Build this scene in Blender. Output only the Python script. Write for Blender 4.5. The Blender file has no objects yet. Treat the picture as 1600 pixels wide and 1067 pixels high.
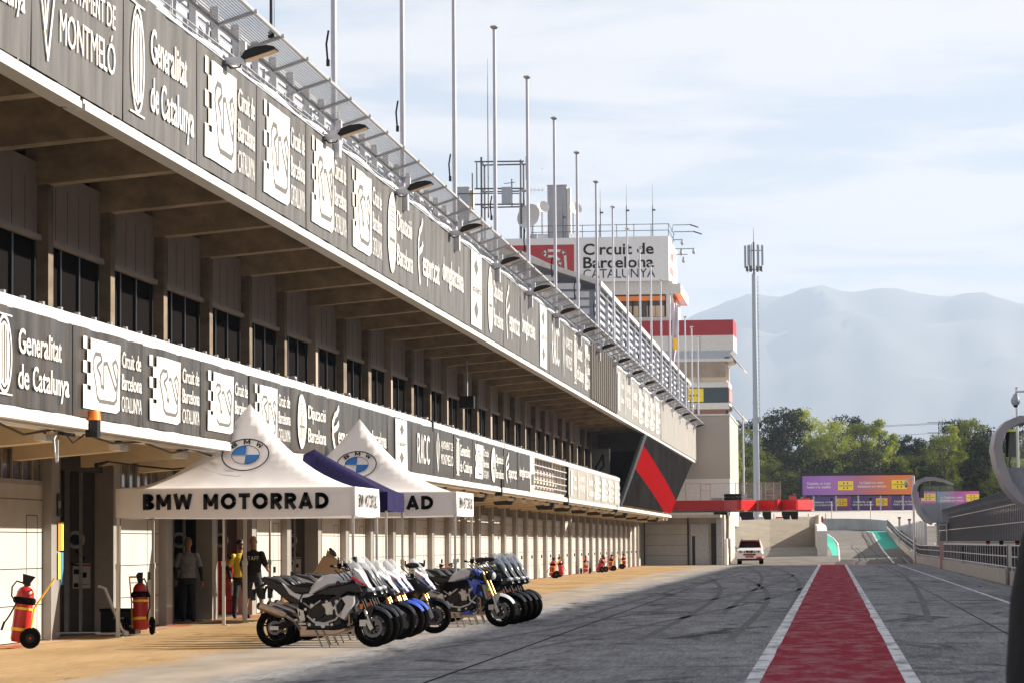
import bpy, bmesh, math, random
from mathutils import Vector, Matrix, noise
random.seed(7)
R=math.radians; PI=math.pi
sc=bpy.context.scene
COL=sc.collection
# ---------------------------------------------------------------- materials
MATS={}
def mat(name,c,rough=.6,metal=0.,var=.0,scale=3.,bump=0.,bscale=20.,c2=None,stretch=(1,1,1),spec=.5,alpha=None,coat=0.,trans=0.,emit=None):
    if name in MATS: return MATS[name]
    m=bpy.data.materials.new(name); m.use_nodes=True; nt=m.node_tree; N=nt.nodes; L=nt.links
    b=N['Principled BSDF']; b.inputs['Roughness'].default_value=rough; b.inputs['Metallic'].default_value=metal
    b.inputs['Base Color'].default_value=(*c,1); b.inputs['Specular IOR Level'].default_value=spec
    b.inputs['Coat Weight'].default_value=coat
    if trans: b.inputs['Transmission Weight'].default_value=trans
    if alpha is not None: b.inputs['Alpha'].default_value=alpha
    if emit: b.inputs['Emission Color'].default_value=(*emit[:3],1); b.inputs['Emission Strength'].default_value=emit[3]
    if var or c2 or bump:
        tc=N.new('ShaderNodeTexCoord'); mp=N.new('ShaderNodeMapping'); L.new(tc.outputs['Object'],mp.inputs[0])
        mp.inputs['Scale'].default_value=stretch
    if var or c2:
        n=N.new('ShaderNodeTexNoise'); n.inputs['Scale'].default_value=scale; n.inputs['Detail'].default_value=6; n.inputs['Roughness'].default_value=.65
        L.new(mp.outputs[0],n.inputs['Vector'])
        cr=N.new('ShaderNodeValToRGB'); L.new(n.outputs[0],cr.inputs[0])
        d=c2 if c2 else tuple(max(0,x*(1-var)) for x in c)
        e=c if c2 else tuple(min(1,x*(1+var*.6)) for x in c)
        cr.color_ramp.elements[0].position=.32; cr.color_ramp.elements[0].color=(*d,1)
        cr.color_ramp.elements[1].position=.68; cr.color_ramp.elements[1].color=(*e,1)
        L.new(cr.outputs[0],b.inputs['Base Color'])
    if bump:
        n2=N.new('ShaderNodeTexNoise'); n2.inputs['Scale'].default_value=bscale; n2.inputs['Detail'].default_value=4
        L.new(mp.outputs[0],n2.inputs['Vector'])
        bp=N.new('ShaderNodeBump'); bp.inputs['Strength'].default_value=bump; bp.inputs['Distance'].default_value=.02
        L.new(n2.outputs[0],bp.inputs['Height']); L.new(bp.outputs[0],b.inputs['Normal'])
    MATS[name]=m; return m
def fabric_mat(name,c,tr=.25,bump=.25,bscale=14):
    if name in MATS: return MATS[name]
    m=mat(name,c,.8,var=.05,scale=1.5,bump=bump,bscale=bscale,spec=.2); nt=m.node_tree;N=nt.nodes;L=nt.links
    t=N.new('ShaderNodeBsdfTranslucent'); t.inputs[0].default_value=(*c,1)
    mx=N.new('ShaderNodeMixShader'); mx.inputs[0].default_value=tr
    L.new(N['Principled BSDF'].outputs[0],mx.inputs[1]); L.new(t.outputs[0],mx.inputs[2]); L.new(mx.outputs[0],N['Material Output'].inputs[0])
    return m
def leaf_mat(name,c,c2,tr=.35,sc_=.25):
    m=mat(name,c,.75,c2=c2,scale=sc_,spec=.15); nt=m.node_tree;N=nt.nodes;L=nt.links
    t=N.new('ShaderNodeBsdfTranslucent')
    r=[n for n in N if n.type=='VALTORGB'][0]; L.new(r.outputs[0],t.inputs[0])
    mx=N.new('ShaderNodeMixShader'); mx.inputs[0].default_value=tr
    L.new(N['Principled BSDF'].outputs[0],mx.inputs[1]); L.new(t.outputs[0],mx.inputs[2]); L.new(mx.outputs[0],N['Material Output'].inputs[0])
    return m
def screen_mat(name,c,rough,al):
    # clear sheet: part see-through, part gloss
    m=bpy.data.materials.new(name); m.use_nodes=True; N=m.node_tree.nodes; L=m.node_tree.links; b=N['Principled BSDF']
    b.inputs['Base Color'].default_value=(*c,1); b.inputs['Roughness'].default_value=rough; b.inputs['Specular IOR Level'].default_value=.8
    t=N.new('ShaderNodeBsdfTransparent'); mx=N.new('ShaderNodeMixShader'); mx.inputs[0].default_value=al
    L.new(t.outputs[0],mx.inputs[1]); L.new(b.outputs[0],mx.inputs[2]); L.new(mx.outputs[0],N['Material Output'].inputs[0])
    MATS[name]=m; return m
# ---------------------------------------------------------------- objects
def tag(o,label=None,cat=None,group=None,kind=None):
    if label: o['label']=label
    if cat: o['category']=cat
    if group: o['group']=group
    if kind: o['kind']=kind
    return o
def empty(name,loc=(0,0,0),rz=0,label=None,cat=None,group=None):
    o=bpy.data.objects.new(name,None); COL.objects.link(o); o.location=loc; o.rotation_euler=(0,0,rz); o.empty_display_size=.3
    return tag(o,label,cat,group)
def copy_tree(o,parent=None):
    c=o.copy(); COL.objects.link(c); c.parent=parent
    for ch in o.children: copy_tree(ch,c)
    return c
def clone(o,loc,rz,label,group=None,scale=None):
    c=copy_tree(o); c.location=loc; c.rotation_euler=(0,0,rz); c['label']=label
    if group: c['group']=group
    if scale: c.scale=scale if hasattr(scale,'__len__') else (scale,)*3
    return c
class MB:
    def __init__(s): s.v=[]; s.f=[]
    def add(s,vs,fs):
        n=len(s.v); s.v+= [tuple(p) for p in vs]; s.f+=[tuple(i+n for i in f) for f in fs]; return s
    def box(s,x0,y0,z0,x1,y1,z1):
        x0,x1=min(x0,x1),max(x0,x1); y0,y1=min(y0,y1),max(y0,y1); z0,z1=min(z0,z1),max(z0,z1)
        return s.add([(x0,y0,z0),(x1,y0,z0),(x1,y1,z0),(x0,y1,z0),(x0,y0,z1),(x1,y0,z1),(x1,y1,z1),(x0,y1,z1)],
            [(3,2,1,0),(4,5,6,7),(0,1,5,4),(1,2,6,5),(2,3,7,6),(3,0,4,7)])
    def quad(s,a,b,c,d): return s.add([a,b,c,d],[(0,1,2,3)])
    def cyl(s,p0,p1,r0,r1=None,n=10,caps=True):
        r1=r0 if r1 is None else r1; p0=Vector(p0);p1=Vector(p1); d=(p1-p0).normalized()
        u=d.orthogonal().normalized(); w=d.cross(u)
        vs=[]
        for p,r in((p0,r0),(p1,r1)):
            for i in range(n):
                a=2*PI*i/n; vs.append(p+u*r*math.cos(a)+w*r*math.sin(a))
        fs=[(i,(i+1)%n,n+(i+1)%n,n+i) for i in range(n)]
        if caps: fs+=[tuple(range(n))[::-1],tuple(range(n,2*n))]
        return s.add(vs,fs)
    def tube(s,pts,r,n=6):
        pts=[Vector(p) for p in pts]; vs=[];fs=[]; rs=r if hasattr(r,'__len__') else [r]*len(pts)
        prev=None
        for k,p in enumerate(pts):
            d=(pts[min(k+1,len(pts)-1)]-pts[max(k-1,0)]).normalized()
            u=d.orthogonal().normalized() if prev is None else (prev-d*prev.dot(d)).normalized()
            prev=u; w=d.cross(u)
            for i in range(n):
                a=2*PI*i/n; vs.append(p+u*rs[k]*math.cos(a)+w*rs[k]*math.sin(a))
        for k in range(len(pts)-1):
            for i in range(n): fs.append((k*n+i,k*n+(i+1)%n,(k+1)*n+(i+1)%n,(k+1)*n+i))
        fs+=[tuple(range(n))[::-1],tuple(range(len(vs)-n,len(vs)))]
        return s.add(vs,fs)
    def lathe(s,prof,c=(0,0,0),axis='z',n=20,closed=False):
        # prof list of (r,h)
        vs=[];fs=[];c=Vector(c)
        for r,h in prof:
            for i in range(n):
                a=2*PI*i/n; x,y=r*math.cos(a),r*math.sin(a)
                vs.append(c+Vector({'z':(x,y,h),'y':(x,h,y),'x':(h,x,y)}[axis]))
        m=len(prof)
        for k in range(m if closed else m-1):
            k2=(k+1)%m
            for i in range(n): fs.append((k*n+i,k*n+(i+1)%n,k2*n+(i+1)%n,k2*n+i))
        return s.add(vs,fs)
    def ell(s,c,r,n=12,m=8):
        vs=[];fs=[]
        for j in range(1,m):
            t=PI*j/m
            for i in range(n):
                a=2*PI*i/n; vs.append((c[0]+r[0]*math.sin(t)*math.cos(a),c[1]+r[1]*math.sin(t)*math.sin(a),c[2]+r[2]*math.cos(t)))
        T=len(vs); vs+=[(c[0],c[1],c[2]+r[2]),(c[0],c[1],c[2]-r[2])]
        for j in range(m-2):
            for i in range(n): fs.append((j*n+i,j*n+(i+1)%n,(j+1)*n+(i+1)%n,(j+1)*n+i))
        for i in range(n): fs.append((T,(i+1)%n,i)); fs.append((T+1,(m-2)*n+i,(m-2)*n+(i+1)%n))
        return s.add(vs,fs)
    def pillow(s,poly,w,e=.02,y0=0.,wf=None):
        # side outline in x,z given thickness along y with rounded shoulders
        n=len(poly); P=[Vector(p) for p in poly]
        area=sum(P[i].x*P[(i+1)%n].y-P[(i+1)%n].x*P[i].y for i in range(n)); sg=1 if area>0 else -1
        nor=[]
        for i in range(n):
            a=(P[i]-P[i-1]).normalized(); b=(P[(i+1)%n]-P[i]).normalized()
            t=(a+b); t=t.normalized() if t.length>1e-4 else a
            nor.append(Vector((-t.y,t.x))*sg)
        vs=[]; lv=[(-1,1),(-.82,.35),(-.5,0),(.5,0),(.82,.35),(1,1)]
        for fy,fi in lv:
            for i in range(n):
                q=P[i]+nor[i]*e*fi; k=wf(q.x,q.y) if wf else 1
                vs.append((q.x,y0+fy*w*k,q.y))
        fs=[]
        for k in range(len(lv)-1):
            for i in range(n): fs.append((k*n+i,k*n+(i+1)%n,(k+1)*n+(i+1)%n,(k+1)*n+i))
        fs+=[tuple(range(n))[::-1],tuple(range((len(lv)-1)*n,len(lv)*n))]
        return s.add(vs,fs)
    def plate(s,poly,y0,y1):
        n=len(poly); vs=[(p[0],y0,p[1]) for p in poly]+[(p[0],y1,p[1]) for p in poly]
        return s.add(vs,[tuple(range(n)),tuple(range(n,2*n))[::-1]]+[(i,(i+1)%n,n+(i+1)%n,n+i) for i in range(n)])
    def xf(s,M):
        s.v=[tuple(M@Vector(p)) for p in s.v]; return s
    def off(s,x,y,z): s.v=[(a+x,b+y,c+z) for a,b,c in s.v]; return s
    def build(s,name,m,parent=None,smooth=False,world=False,recalc=True,angle=35):
        me=bpy.data.meshes.new(name)
        vs=s.v
        if world and parent is not None:
            iv=parent.matrix_basis.inverted() if parent.parent is None else Matrix.Translation(-Vector(parent['o'])) if 'o' in parent else Matrix()
            vs=[tuple(iv@Vector(p)) for p in vs]
        me.from_pydata(vs,[],s.f)
        if recalc:
            b=bmesh.new(); b.from_mesh(me); bmesh.ops.recalc_face_normals(b,faces=b.faces); b.to_mesh(me); b.free()
        me.materials.append(m)
        if smooth:
            me.shade_smooth(); me.set_sharp_from_angle(angle=R(angle))
        o=bpy.data.objects.new(name,me); COL.objects.link(o)
        if parent is not None: o.parent=parent
        return o
def series(parent,name,m,make,pos,near=100,cat=None,world=True):
    """one part per position (make(MB) draws it at the origin); past `near`, the far rest is one mesh"""
    o0=None
    for p in pos[:near]:
        if o0 is None: o0=make(MB()).build(name,m,parent); o=o0
        else: o=o0.copy(); COL.objects.link(o); o.parent=parent
        o.location=tuple(Vector(p)-(parent.location if world else Vector()))
    if len(pos)>near:
        b=MB()
        for p in pos[near:]:
            q=make(MB()); d=Vector(p)-(parent.location if world else Vector()); q.off(*d); b.add(q.v,q.f)
        b.build(name+'_far',m,parent)['kind']='stuff'
# ---------------------------------------------------------------- lettering
_T={}
def text(s,bold=0.,space=1.):
    k=(s,bold,space)
    if k not in _T:
        c=bpy.data.curves.new('t','FONT'); c.body=s; c.offset=bold; c.resolution_u=3; c.space_character=space
        o=bpy.data.objects.new('t',c); COL.objects.link(o); bpy.context.view_layer.update()
        me=bpy.data.meshes.new_from_object(o.evaluated_get(bpy.context.evaluated_depsgraph_get()))
        vs=[(v.co.x,v.co.y) for v in me.vertices]; fs=[tuple(p.vertices) for p in me.polygons]
        bpy.data.objects.remove(o); bpy.data.curves.remove(c); bpy.data.meshes.remove(me)
        x0=min(v[0] for v in vs); x1=max(v[0] for v in vs)
        _T[k]=([(v[0]-x0,v[1]) for v in vs],fs,x1-x0)
    return _T[k]
CAP=.69   # cap height of the built-in face at size 1
class Flat:
    """flat artwork in (u,v); placed onto a surface by a mapping"""
    def __init__(s): s.v=[]; s.f=[]
    def poly(s,pts): n=len(s.v); s.v+=list(pts); s.f.append(tuple(range(n,n+len(pts)))); return s
    def rect(s,a,b,c,d): return s.poly([(a,b),(c,b),(c,d),(a,d)])
    def text(s,t,u,v,h,w=None,bold=.0,space=1.,centre=False):
        vs,fs,tw=text(t,bold,space); k=h/CAP; kx=k if w is None else w/tw; n=len(s.v)
        du=-tw*kx/2 if centre else 0
        s.v+=[(u+du+p[0]*kx,v+p[1]*k) for p in vs]; s.f+=[tuple(i+n for i in f) for f in fs]; return s
    def block(s,t,u,v,h,w,st=.20,gap=.16):
        """heavy geometric capitals drawn with a broad pen; w total width"""
        arc=lambda cx,cy,rx,ry,a,b,n=9:[(cx+rx*math.cos(R(a+(b-a)*i/n)),cy+ry*math.sin(R(a+(b-a)*i/n))) for i in range(n+1)]
        e=st/2; A=1-e
        G={'B':(.72,[[(e,0),(e,1)],[(e,A),(.36,A)]+arc(.36,.74,.22,.26-e,90,-90,7)+[(e,.5)],[(.36,.5)]+arc(.38,.26,.25,.26-e,80,-90,7)+[(e,e)]]),
         'M':(.98,[[(e,0),(e,.97)],[(e,.93),(.49,.28),(.98-e,.93)],[(.98-e,.97),(.98-e,0)]]),
         'W':(1.22,[[(e*.8,1),(.32,.08),(.61,.88),(.90,.08),(1.22-e*.8,1)]]),
         'O':(1.02,[arc(.51,.5,.51-e,.5-e,0,360,22)]),'T':(.74,[[(0,A),(.74,A)],[(.37,A),(.37,0)]]),
         'R':(.76,[[(e,0),(e,1)],[(e,A),(.40,A)]+arc(.40,.70,.24,.30-e,90,-90,7)+[(e,.42)],[(.38,.42),(.68,0)]]),
         'A':(.92,[[(e*.8,0),(.46,.95),(.92-e*.8,0)],[(.2,.28),(.72,.28)]]),'D':(.88,[[(e,0),(e,1)],[(e,A),(.34,A)]+arc(.34,.5,.54-e,.5-e,90,-90,12)+[(e,e)]]),
         'S':(.66,[[(.60,.80)]+arc(.33,.73,.26,.27-e,30,270,9)+arc(.33,.27,.26,.27-e,90,-150,9)]),'F':(.62,[[(e,0),(e,1)],[(e,A),(.62,A)],[(e,.5),(.52,.5)]]),
         'C':(.88,[arc(.5,.5,.5-e,.5-e,45,315,16)]),' ':(.42,[])}
        tw=sum(G[c][0]+gap for c in t)-gap; kx=w/tw; x=u
        for c in t:
            wd,ps=G[c]
            for p in ps:
                q=[(x+a*kx,v+b*h) for a,b in p]
                # pen keeps its width in both directions
                for i in range(len(q)-1):
                    a=Vector(q[i]);b=Vector(q[i+1]); d=(b-a); 
                    if d.length<1e-6: continue
                    d.normalize(); pw=st*(h*abs(d.x)+min(kx,h*1.25)*abs(d.y)) if abs(d.x)+abs(d.y)>0 else 0
                    pw/=max(.75,(abs(d.x)+abs(d.y))); n_=Vector((-d.y,d.x))*pw/2; k=d*(pw*.22 if 0<i or i<len(q)-2 else 0)
                    a2=a-(k if i>0 else Vector((0,0))); b2=b+(k if i<len(q)-2 else Vector((0,0)))
                    s.poly([tuple(a2-n_),tuple(b2-n_),tuple(b2+n_),tuple(a2+n_)])
            x+=(wd+gap)*kx
        return s
    def ring(s,c,rx,ry,t,n=40,a0=0,a1=2*PI):
        for i in range(n):
            a=a0+(a1-a0)*i/n;b=a0+(a1-a0)*(i+1)/n
            s.poly([(c[0]+rx*math.cos(a),c[1]+ry*math.sin(a)),(c[0]+rx*math.cos(b),c[1]+ry*math.sin(b)),(c[0]+(rx-t)*math.cos(b),c[1]+(ry-t)*math.sin(b)),(c[0]+(rx-t)*math.cos(a),c[1]+(ry-t)*math.sin(a))])
        return s
    def disc(s,c,rx,ry,n=28,a0=0,a1=2*PI):
        pts=[(c[0]+rx*math.cos(a0+(a1-a0)*i/n),c[1]+ry*math.sin(a0+(a1-a0)*i/n)) for i in range(n+(0 if a1-a0>6.2 else 1))]
        if a1-a0<6.2: pts.append(c)
        return s.poly(pts)
    def line(s,pts,w,closed=False):
        P=[Vector(p) for p in pts]; n=len(P); m=n if closed else n-1
        for i in range(m):
            a,b=P[i],P[(i+1)%n]; d=(b-a).normalized(); q=Vector((-d.y,d.x))*w/2; e=d*w*.35
            s.poly([a-e-q,b+e-q,b+e+q,a-e+q])
        return s
    def map(s,fn):
        m=MB(); m.v=[tuple(fn(*p)) for p in s.v]; m.f=list(s.f); return m
def ordinal(k): return ['first','second','third','fourth','fifth','sixth','seventh','eighth','ninth','tenth','eleventh','twelfth','thirteenth','fourteenth','fifteenth','sixteenth','seventeenth','eighteenth','nineteenth','twentieth','twenty-first','twenty-second','twenty-third','twenty-fourth','twenty-fifth','twenty-sixth','twenty-seventh','twenty-eighth'][k]
# ---------------------------------------------------------------- palette
M={}
M['conc']=mat('concrete_grey',(.40,.36,.31),.85,var=.28,scale=.9,bump=.3)
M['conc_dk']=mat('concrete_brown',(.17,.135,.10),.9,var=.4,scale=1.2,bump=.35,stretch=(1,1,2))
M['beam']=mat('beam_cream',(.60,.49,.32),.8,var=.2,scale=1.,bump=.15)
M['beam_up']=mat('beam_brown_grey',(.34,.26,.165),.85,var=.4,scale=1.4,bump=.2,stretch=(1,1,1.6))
M['white']=mat('white_paint_metal',(.62,.61,.585),.45,var=.1,scale=4)
M['door']=mat('door_sheet',(.50,.48,.45),.5,c2=(.42,.40,.37),scale=1.1,bump=.05,bscale=3)
M['post']=mat('column_sheet',(.29,.275,.26),.45,metal=.2,var=.15,scale=2.)
M['panel']=mat('greige_panel',(.32,.26,.22),.7,var=.1,scale=1.)
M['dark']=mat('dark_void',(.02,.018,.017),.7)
M['glass_dk']=mat('dark_glass',(.010,.009,.009),.3,spec=.0)
M['black']=mat('black_plastic',(.006,.006,.007),.45,spec=.3)
M['rubber']=mat('rubber',(.007,.007,.007),.85,spec=.0,bump=.2,bscale=60)
M['galv']=mat('galvanised_steel',(.42,.43,.45),.45,metal=.6,var=.2,scale=6)
M['galv_l']=mat('light_steel',(.55,.56,.60),.4,metal=.35,var=.12,scale=3)
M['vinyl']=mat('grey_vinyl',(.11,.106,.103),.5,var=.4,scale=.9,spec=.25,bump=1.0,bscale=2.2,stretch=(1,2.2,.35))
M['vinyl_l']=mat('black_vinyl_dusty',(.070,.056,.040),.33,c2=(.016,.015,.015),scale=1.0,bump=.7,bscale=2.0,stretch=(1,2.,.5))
M['print']=mat('white_print',(.66,.65,.63),.6,var=.16,scale=1.6)
M['red']=mat('red_paint',(.40,.014,.012),.35,var=.12,scale=3)
M['orange']=mat('orange_plastic',(.85,.22,.02),.4)
M['yellow']=mat('yellow_paint',(.85,.48,.02),.4)
M['bluegrey']=mat('blue_grey_panel',(.36,.40,.47),.6,var=.08)
# ================================================================ camera
def cam_basis(yaw,pitch,roll):
    cy,sy,cp,sp=math.cos(yaw),math.sin(yaw),math.cos(pitch),math.sin(pitch)
    f=Vector((-sy*cp,cy*cp,sp)); r=Vector((cy,sy,0)); u=r.cross(f)
    return r*math.cos(roll)-u*math.sin(roll), u*math.cos(roll)+r*math.sin(roll), f
cr,cu,cf=cam_basis(R(6.0425),R(3.8495),.0075)
cd=bpy.data.cameras.new('camera'); cam=bpy.data.objects.new('camera',cd); COL.objects.link(cam)
cam.matrix_world=Matrix(((cr.x,cu.x,-cf.x,0),(cr.y,cu.y,-cf.y,0),(cr.z,cu.z,-cf.z,1.6),(0,0,0,1)))
cd.sensor_width=36; cd.lens=4700/1600*36; cd.clip_end=30000; cd.clip_start=.5
cd.dof.use_dof=True; cd.dof.focus_distance=52; cd.dof.aperture_fstop=13
sc.camera=cam
# ================================================================ light
SUN_EL,SUN_AZ=R(25.6),R(17)     # azimuth measured from +X (right) towards +Y (ahead)
sd=bpy.data.lights.new('sun','SUN'); sd.energy=5.0; sd.angle=R(.5); sd.color=(1,.90,.76)
so=bpy.data.objects.new('sun',sd); COL.objects.link(so)
sv=Vector((math.cos(SUN_EL)*math.cos(SUN_AZ),math.cos(SUN_EL)*math.sin(SUN_AZ),math.sin(SUN_EL)))
so.rotation_euler=sv.to_track_quat('Z','Y').to_euler()
w=bpy.data.worlds.new('World'); sc.world=w; w.use_nodes=True
N=w.node_tree.nodes; L=w.node_tree.links; bg=N['Background']
sky=N.new('ShaderNodeTexSky'); sky.sky_type='NISHITA'; sky.sun_disc=False; sky.sun_elevation=SUN_EL
sky.sun_rotation=PI/2-SUN_AZ; sky.air_density=1.0; sky.dust_density=1.5; sky.altitude=100
tc=N.new('ShaderNodeTexCoord'); sep=N.new('ShaderNodeSeparateXYZ'); L.new(tc.outputs['Generated'],sep.inputs[0])
def mth(op,a,b=None,c=None):
    n=N.new('ShaderNodeMath'); n.operation=op
    for i,x in enumerate((a,b,c)):
        if x is None: continue
        if isinstance(x,(int,float)): n.inputs[i].default_value=x
        else: L.new(x,n.inputs[i])
    return n.outputs[0]
zc=mth('ADD',mth('MAXIMUM',sep.outputs[2],0.),.035)
comb=N.new('ShaderNodeCombineXYZ'); L.new(mth('DIVIDE',sep.outputs[0],zc),comb.inputs[0]); L.new(mth('DIVIDE',sep.outputs[1],zc),comb.inputs[1])
mp=N.new('ShaderNodeMapping'); mp.inputs['Rotation'].default_value=(0,0,R(8)); mp.inputs['Scale'].default_value=(.55,.62,1); mp.inputs['Location'].default_value=(3.3,1.2,0); L.new(comb.outputs[0],mp.inputs[0])
nz=N.new('ShaderNodeTexNoise'); nz.inputs['Scale'].default_value=2.3; nz.inputs['Detail'].default_value=8; nz.inputs['Roughness'].default_value=.56; nz.inputs['Distortion'].default_value=.35
L.new(mp.outputs[0],nz.inputs['Vector'])
rp=N.new('ShaderNodeValToRGB'); rp.color_ramp.interpolation='EASE'; rp.color_ramp.elements[0].position=.40; rp.color_ramp.elements[1].position=.57
rp.color_ramp.elements[0].color=(.12,.12,.12,1); rp.color_ramp.elements[1].color=(1,1,1,1)
L.new(nz.outputs[0],rp.inputs[0])
# thin bright veil towards the horizon
veil=N.new('ShaderNodeMapRange'); veil.inputs['From Min'].default_value=.02; veil.inputs['From Max'].default_value=.115; veil.inputs['To Min'].default_value=1; veil.inputs['To Max'].default_value=0; veil.interpolation_type='SMOOTHSTEP'
L.new(sep.outputs[2],veil.inputs['Value'])
cov=mth('MAXIMUM',rp.outputs[0],mth('MULTIPLY',veil.outputs[0],.75))
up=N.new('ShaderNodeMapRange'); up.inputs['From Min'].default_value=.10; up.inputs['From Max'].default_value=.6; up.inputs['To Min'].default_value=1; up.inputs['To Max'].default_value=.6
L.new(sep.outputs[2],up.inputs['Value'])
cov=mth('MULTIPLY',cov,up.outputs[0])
CLOUD=N.new('ShaderNodeRGB'); CLOUD.outputs[0].default_value=(5.3,4.95,4.7,1)
base=N.new('ShaderNodeMixRGB'); base.blend_type='MIX'; base.inputs[0].default_value=.55; base.inputs[2].default_value=(2.65,2.85,3.35,1); L.new(sky.outputs[0],base.inputs[1])
mx=N.new('ShaderNodeMixRGB'); L.new(cov,mx.inputs[0]); L.new(base.outputs[0],mx.inputs[1]); L.new(CLOUD.outputs[0],mx.inputs[2])
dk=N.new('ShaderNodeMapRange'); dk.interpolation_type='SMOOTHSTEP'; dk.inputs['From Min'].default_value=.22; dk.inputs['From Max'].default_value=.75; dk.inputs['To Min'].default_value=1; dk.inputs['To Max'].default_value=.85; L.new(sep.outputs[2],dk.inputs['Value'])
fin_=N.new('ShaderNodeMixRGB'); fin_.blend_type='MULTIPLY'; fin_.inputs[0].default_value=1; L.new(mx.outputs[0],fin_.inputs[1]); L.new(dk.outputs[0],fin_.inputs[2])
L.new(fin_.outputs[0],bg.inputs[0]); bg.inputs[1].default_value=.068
sc.view_settings.view_transform='Standard'; sc.view_settings.look='None'; sc.view_settings.gamma=1; sc.view_settings.exposure=1.5
sc.cycles.volume_bounces=0; sc.cycles.max_bounces=7; sc.cycles.transparent_max_bounces=16
# ================================================================ ground
def gz(Y): return max(0.,.03*(min(Y,560)-226))
m=mat('asphalt_ground',(.075,.072,.075),.95,spec=.0)
nt=m.node_tree; N=nt.nodes; L=nt.links; B=N['Principled BSDF']
tc=N.new('ShaderNodeTexCoord')
def nz_(sx,sy,scale,det,rough=.6,dist=0.):
    mp=N.new('ShaderNodeMapping'); mp.inputs['Scale'].default_value=(sx,sy,1); L.new(tc.outputs['Object'],mp.inputs[0])
    n=N.new('ShaderNodeTexNoise'); n.inputs['Scale'].default_value=scale; n.inputs['Detail'].default_value=det; n.inputs['Roughness'].default_value=rough; n.inputs['Distortion'].default_value=dist
    L.new(mp.outputs[0],n.inputs['Vector']); return n.outputs[0]
def ramp(src,p0,c0,p1,c1):
    r=N.new('ShaderNodeValToRGB'); L.new(src,r.inputs[0]); e=r.color_ramp.elements
    e[0].position=p0;e[0].color=(*c0,1);e[1].position=p1;e[1].color=(*c1,1); return r.outputs[0]
def mix(a,b,f,bl='MIX'):
    n=N.new('ShaderNodeMixRGB'); n.blend_type=bl
    for i,x in ((0,f),(1,a),(2,b)):
        if isinstance(x,(int,float)): n.inputs[i].default_value=x
        elif isinstance(x,tuple): n.inputs[i].default_value=(*x,1)
        else: L.new(x,n.inputs[i])
    return n.outputs[0]
asph=ramp(nz_(1,.25,.35,8),.3,(.19,.192,.202),.7,(.33,.328,.336))
asph=mix(asph,(.07,.07,.075),ramp(nz_(.5,.16,1.1,7,.65,1.8),.53,(0,0,0),.66,(.9,.9,.9)))
asph=mix(asph,(.36,.36,.37),ramp(nz_(.35,.12,1.1,7,.6,.8),.60,(0,0,0),.75,(.6,.6,.6)))       # rubber smears along the lane
asph=mix(asph,(.06,.06,.065),ramp(nz_(.14,.9,.9,5,.6,1.2),.60,(0,0,0),.70,(.6,.6,.6)))           # crossing marks
asph=mix(asph,(.30,.29,.28),ramp(nz_(1,1,9,5),.62,(0,0,0),.74,(.45,.45,.45)))
conc=ramp(nz_(1,.3,.5,8),.3,(.27,.18,.09),.7,(.44,.31,.175))
conc=mix(conc,(.12,.10,.085),ramp(nz_(.7,.16,1.3,7,.65,1.5),.60,(0,0,0),.70,(.7,.7,.7)))
conc=mix(conc,(.10,.085,.07),ramp(nz_(1,1,6,6),.64,(0,0,0),.74,(.5,.5,.5)))
mid=ramp(nz_(1,.3,.8,8),.3,(.22,.19,.16),.7,(.38,.33,.28))
sp=N.new('ShaderNodeSeparateXYZ'); L.new(tc.outputs['Object'],sp.inputs[0])
def edge(axis,c,wd,namp,nsrc):
    a=N.new('ShaderNodeMath'); a.operation='MULTIPLY_ADD'; L.new(nsrc,a.inputs[0]); a.inputs[1].default_value=namp; L.new(sp.outputs[axis],a.inputs[2])
    r=N.new('ShaderNodeMapRange'); L.new(a.outputs[0],r.inputs['Value']); r.inputs['From Min'].default_value=c-wd; r.inputs['From Max'].default_value=c+wd; return r.outputs[0]
nn=nz_(1,.4,.7,5)
grn=ramp(nz_(1,.05,24,4,.7),.30,(.55,.55,.55),.70,(1.35,1.35,1.35)); asph=mix(asph,grn,.8,'MULTIPLY'); grn2=ramp(nz_(1,.16,3,7,.72),.36,(.68,.68,.70),.64,(1.15,1.15,1.15)); asph=mix(asph,grn2,.8,'MULTIPLY'); conc=mix(conc,grn,.5,'MULTIPLY')
body=mix(conc,mid,edge(0,-9.2+.9,.25,1.8,nn))
body=mix(body,asph,edge(0,-7.3+.5,.35,1.0,nn))
light=ramp(nz_(1,.5,.6,8),.3,(.14,.135,.128),.7,(.21,.20,.19))
body=mix(body,light,edge(1,214.5,.6,.5,nn))
body=mix(body,(.16,.15,.10),edge(1,430,8,30,nn))
L.new(body,B.inputs['Base Color'])
bp=N.new('ShaderNodeBump'); bp.inputs['Strength'].default_value=.35; bp.inputs['Distance'].default_value=.01; L.new(nz_(1,1,60,3),bp.inputs['Height']); L.new(bp.outputs[0],B.inputs['Normal'])
g=MB(); ys=[-60,226,560,2500,20000]; xs=[-6000,-200,200,9000]
gv=[(x,y,gz(y)) for y in ys for x in xs]; gf=[(j*4+i,j*4+i+1,(j+1)*4+i+1,(j+1)*4+i) for j in range(4) for i in range(3)]
tag(g.add(gv,gf).build('ground',m),kind='structure')
def ribbon(name,Lp,Rp,h,mm,label=None):
    """painted sheet between two polylines of (x,y), following the ground"""
    b=MB()
    n=len(Lp)
    for i in range(n): b.v+=[(Lp[i][0],Lp[i][1],gz(Lp[i][1])+h),(Rp[i][0],Rp[i][1],gz(Rp[i][1])+h)]
    b.f=[(2*i,2*i+1,2*i+3,2*i+2) for i in range(n-1)]
    return tag(b.build(name,mm,recalc=False),kind='structure')
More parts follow.
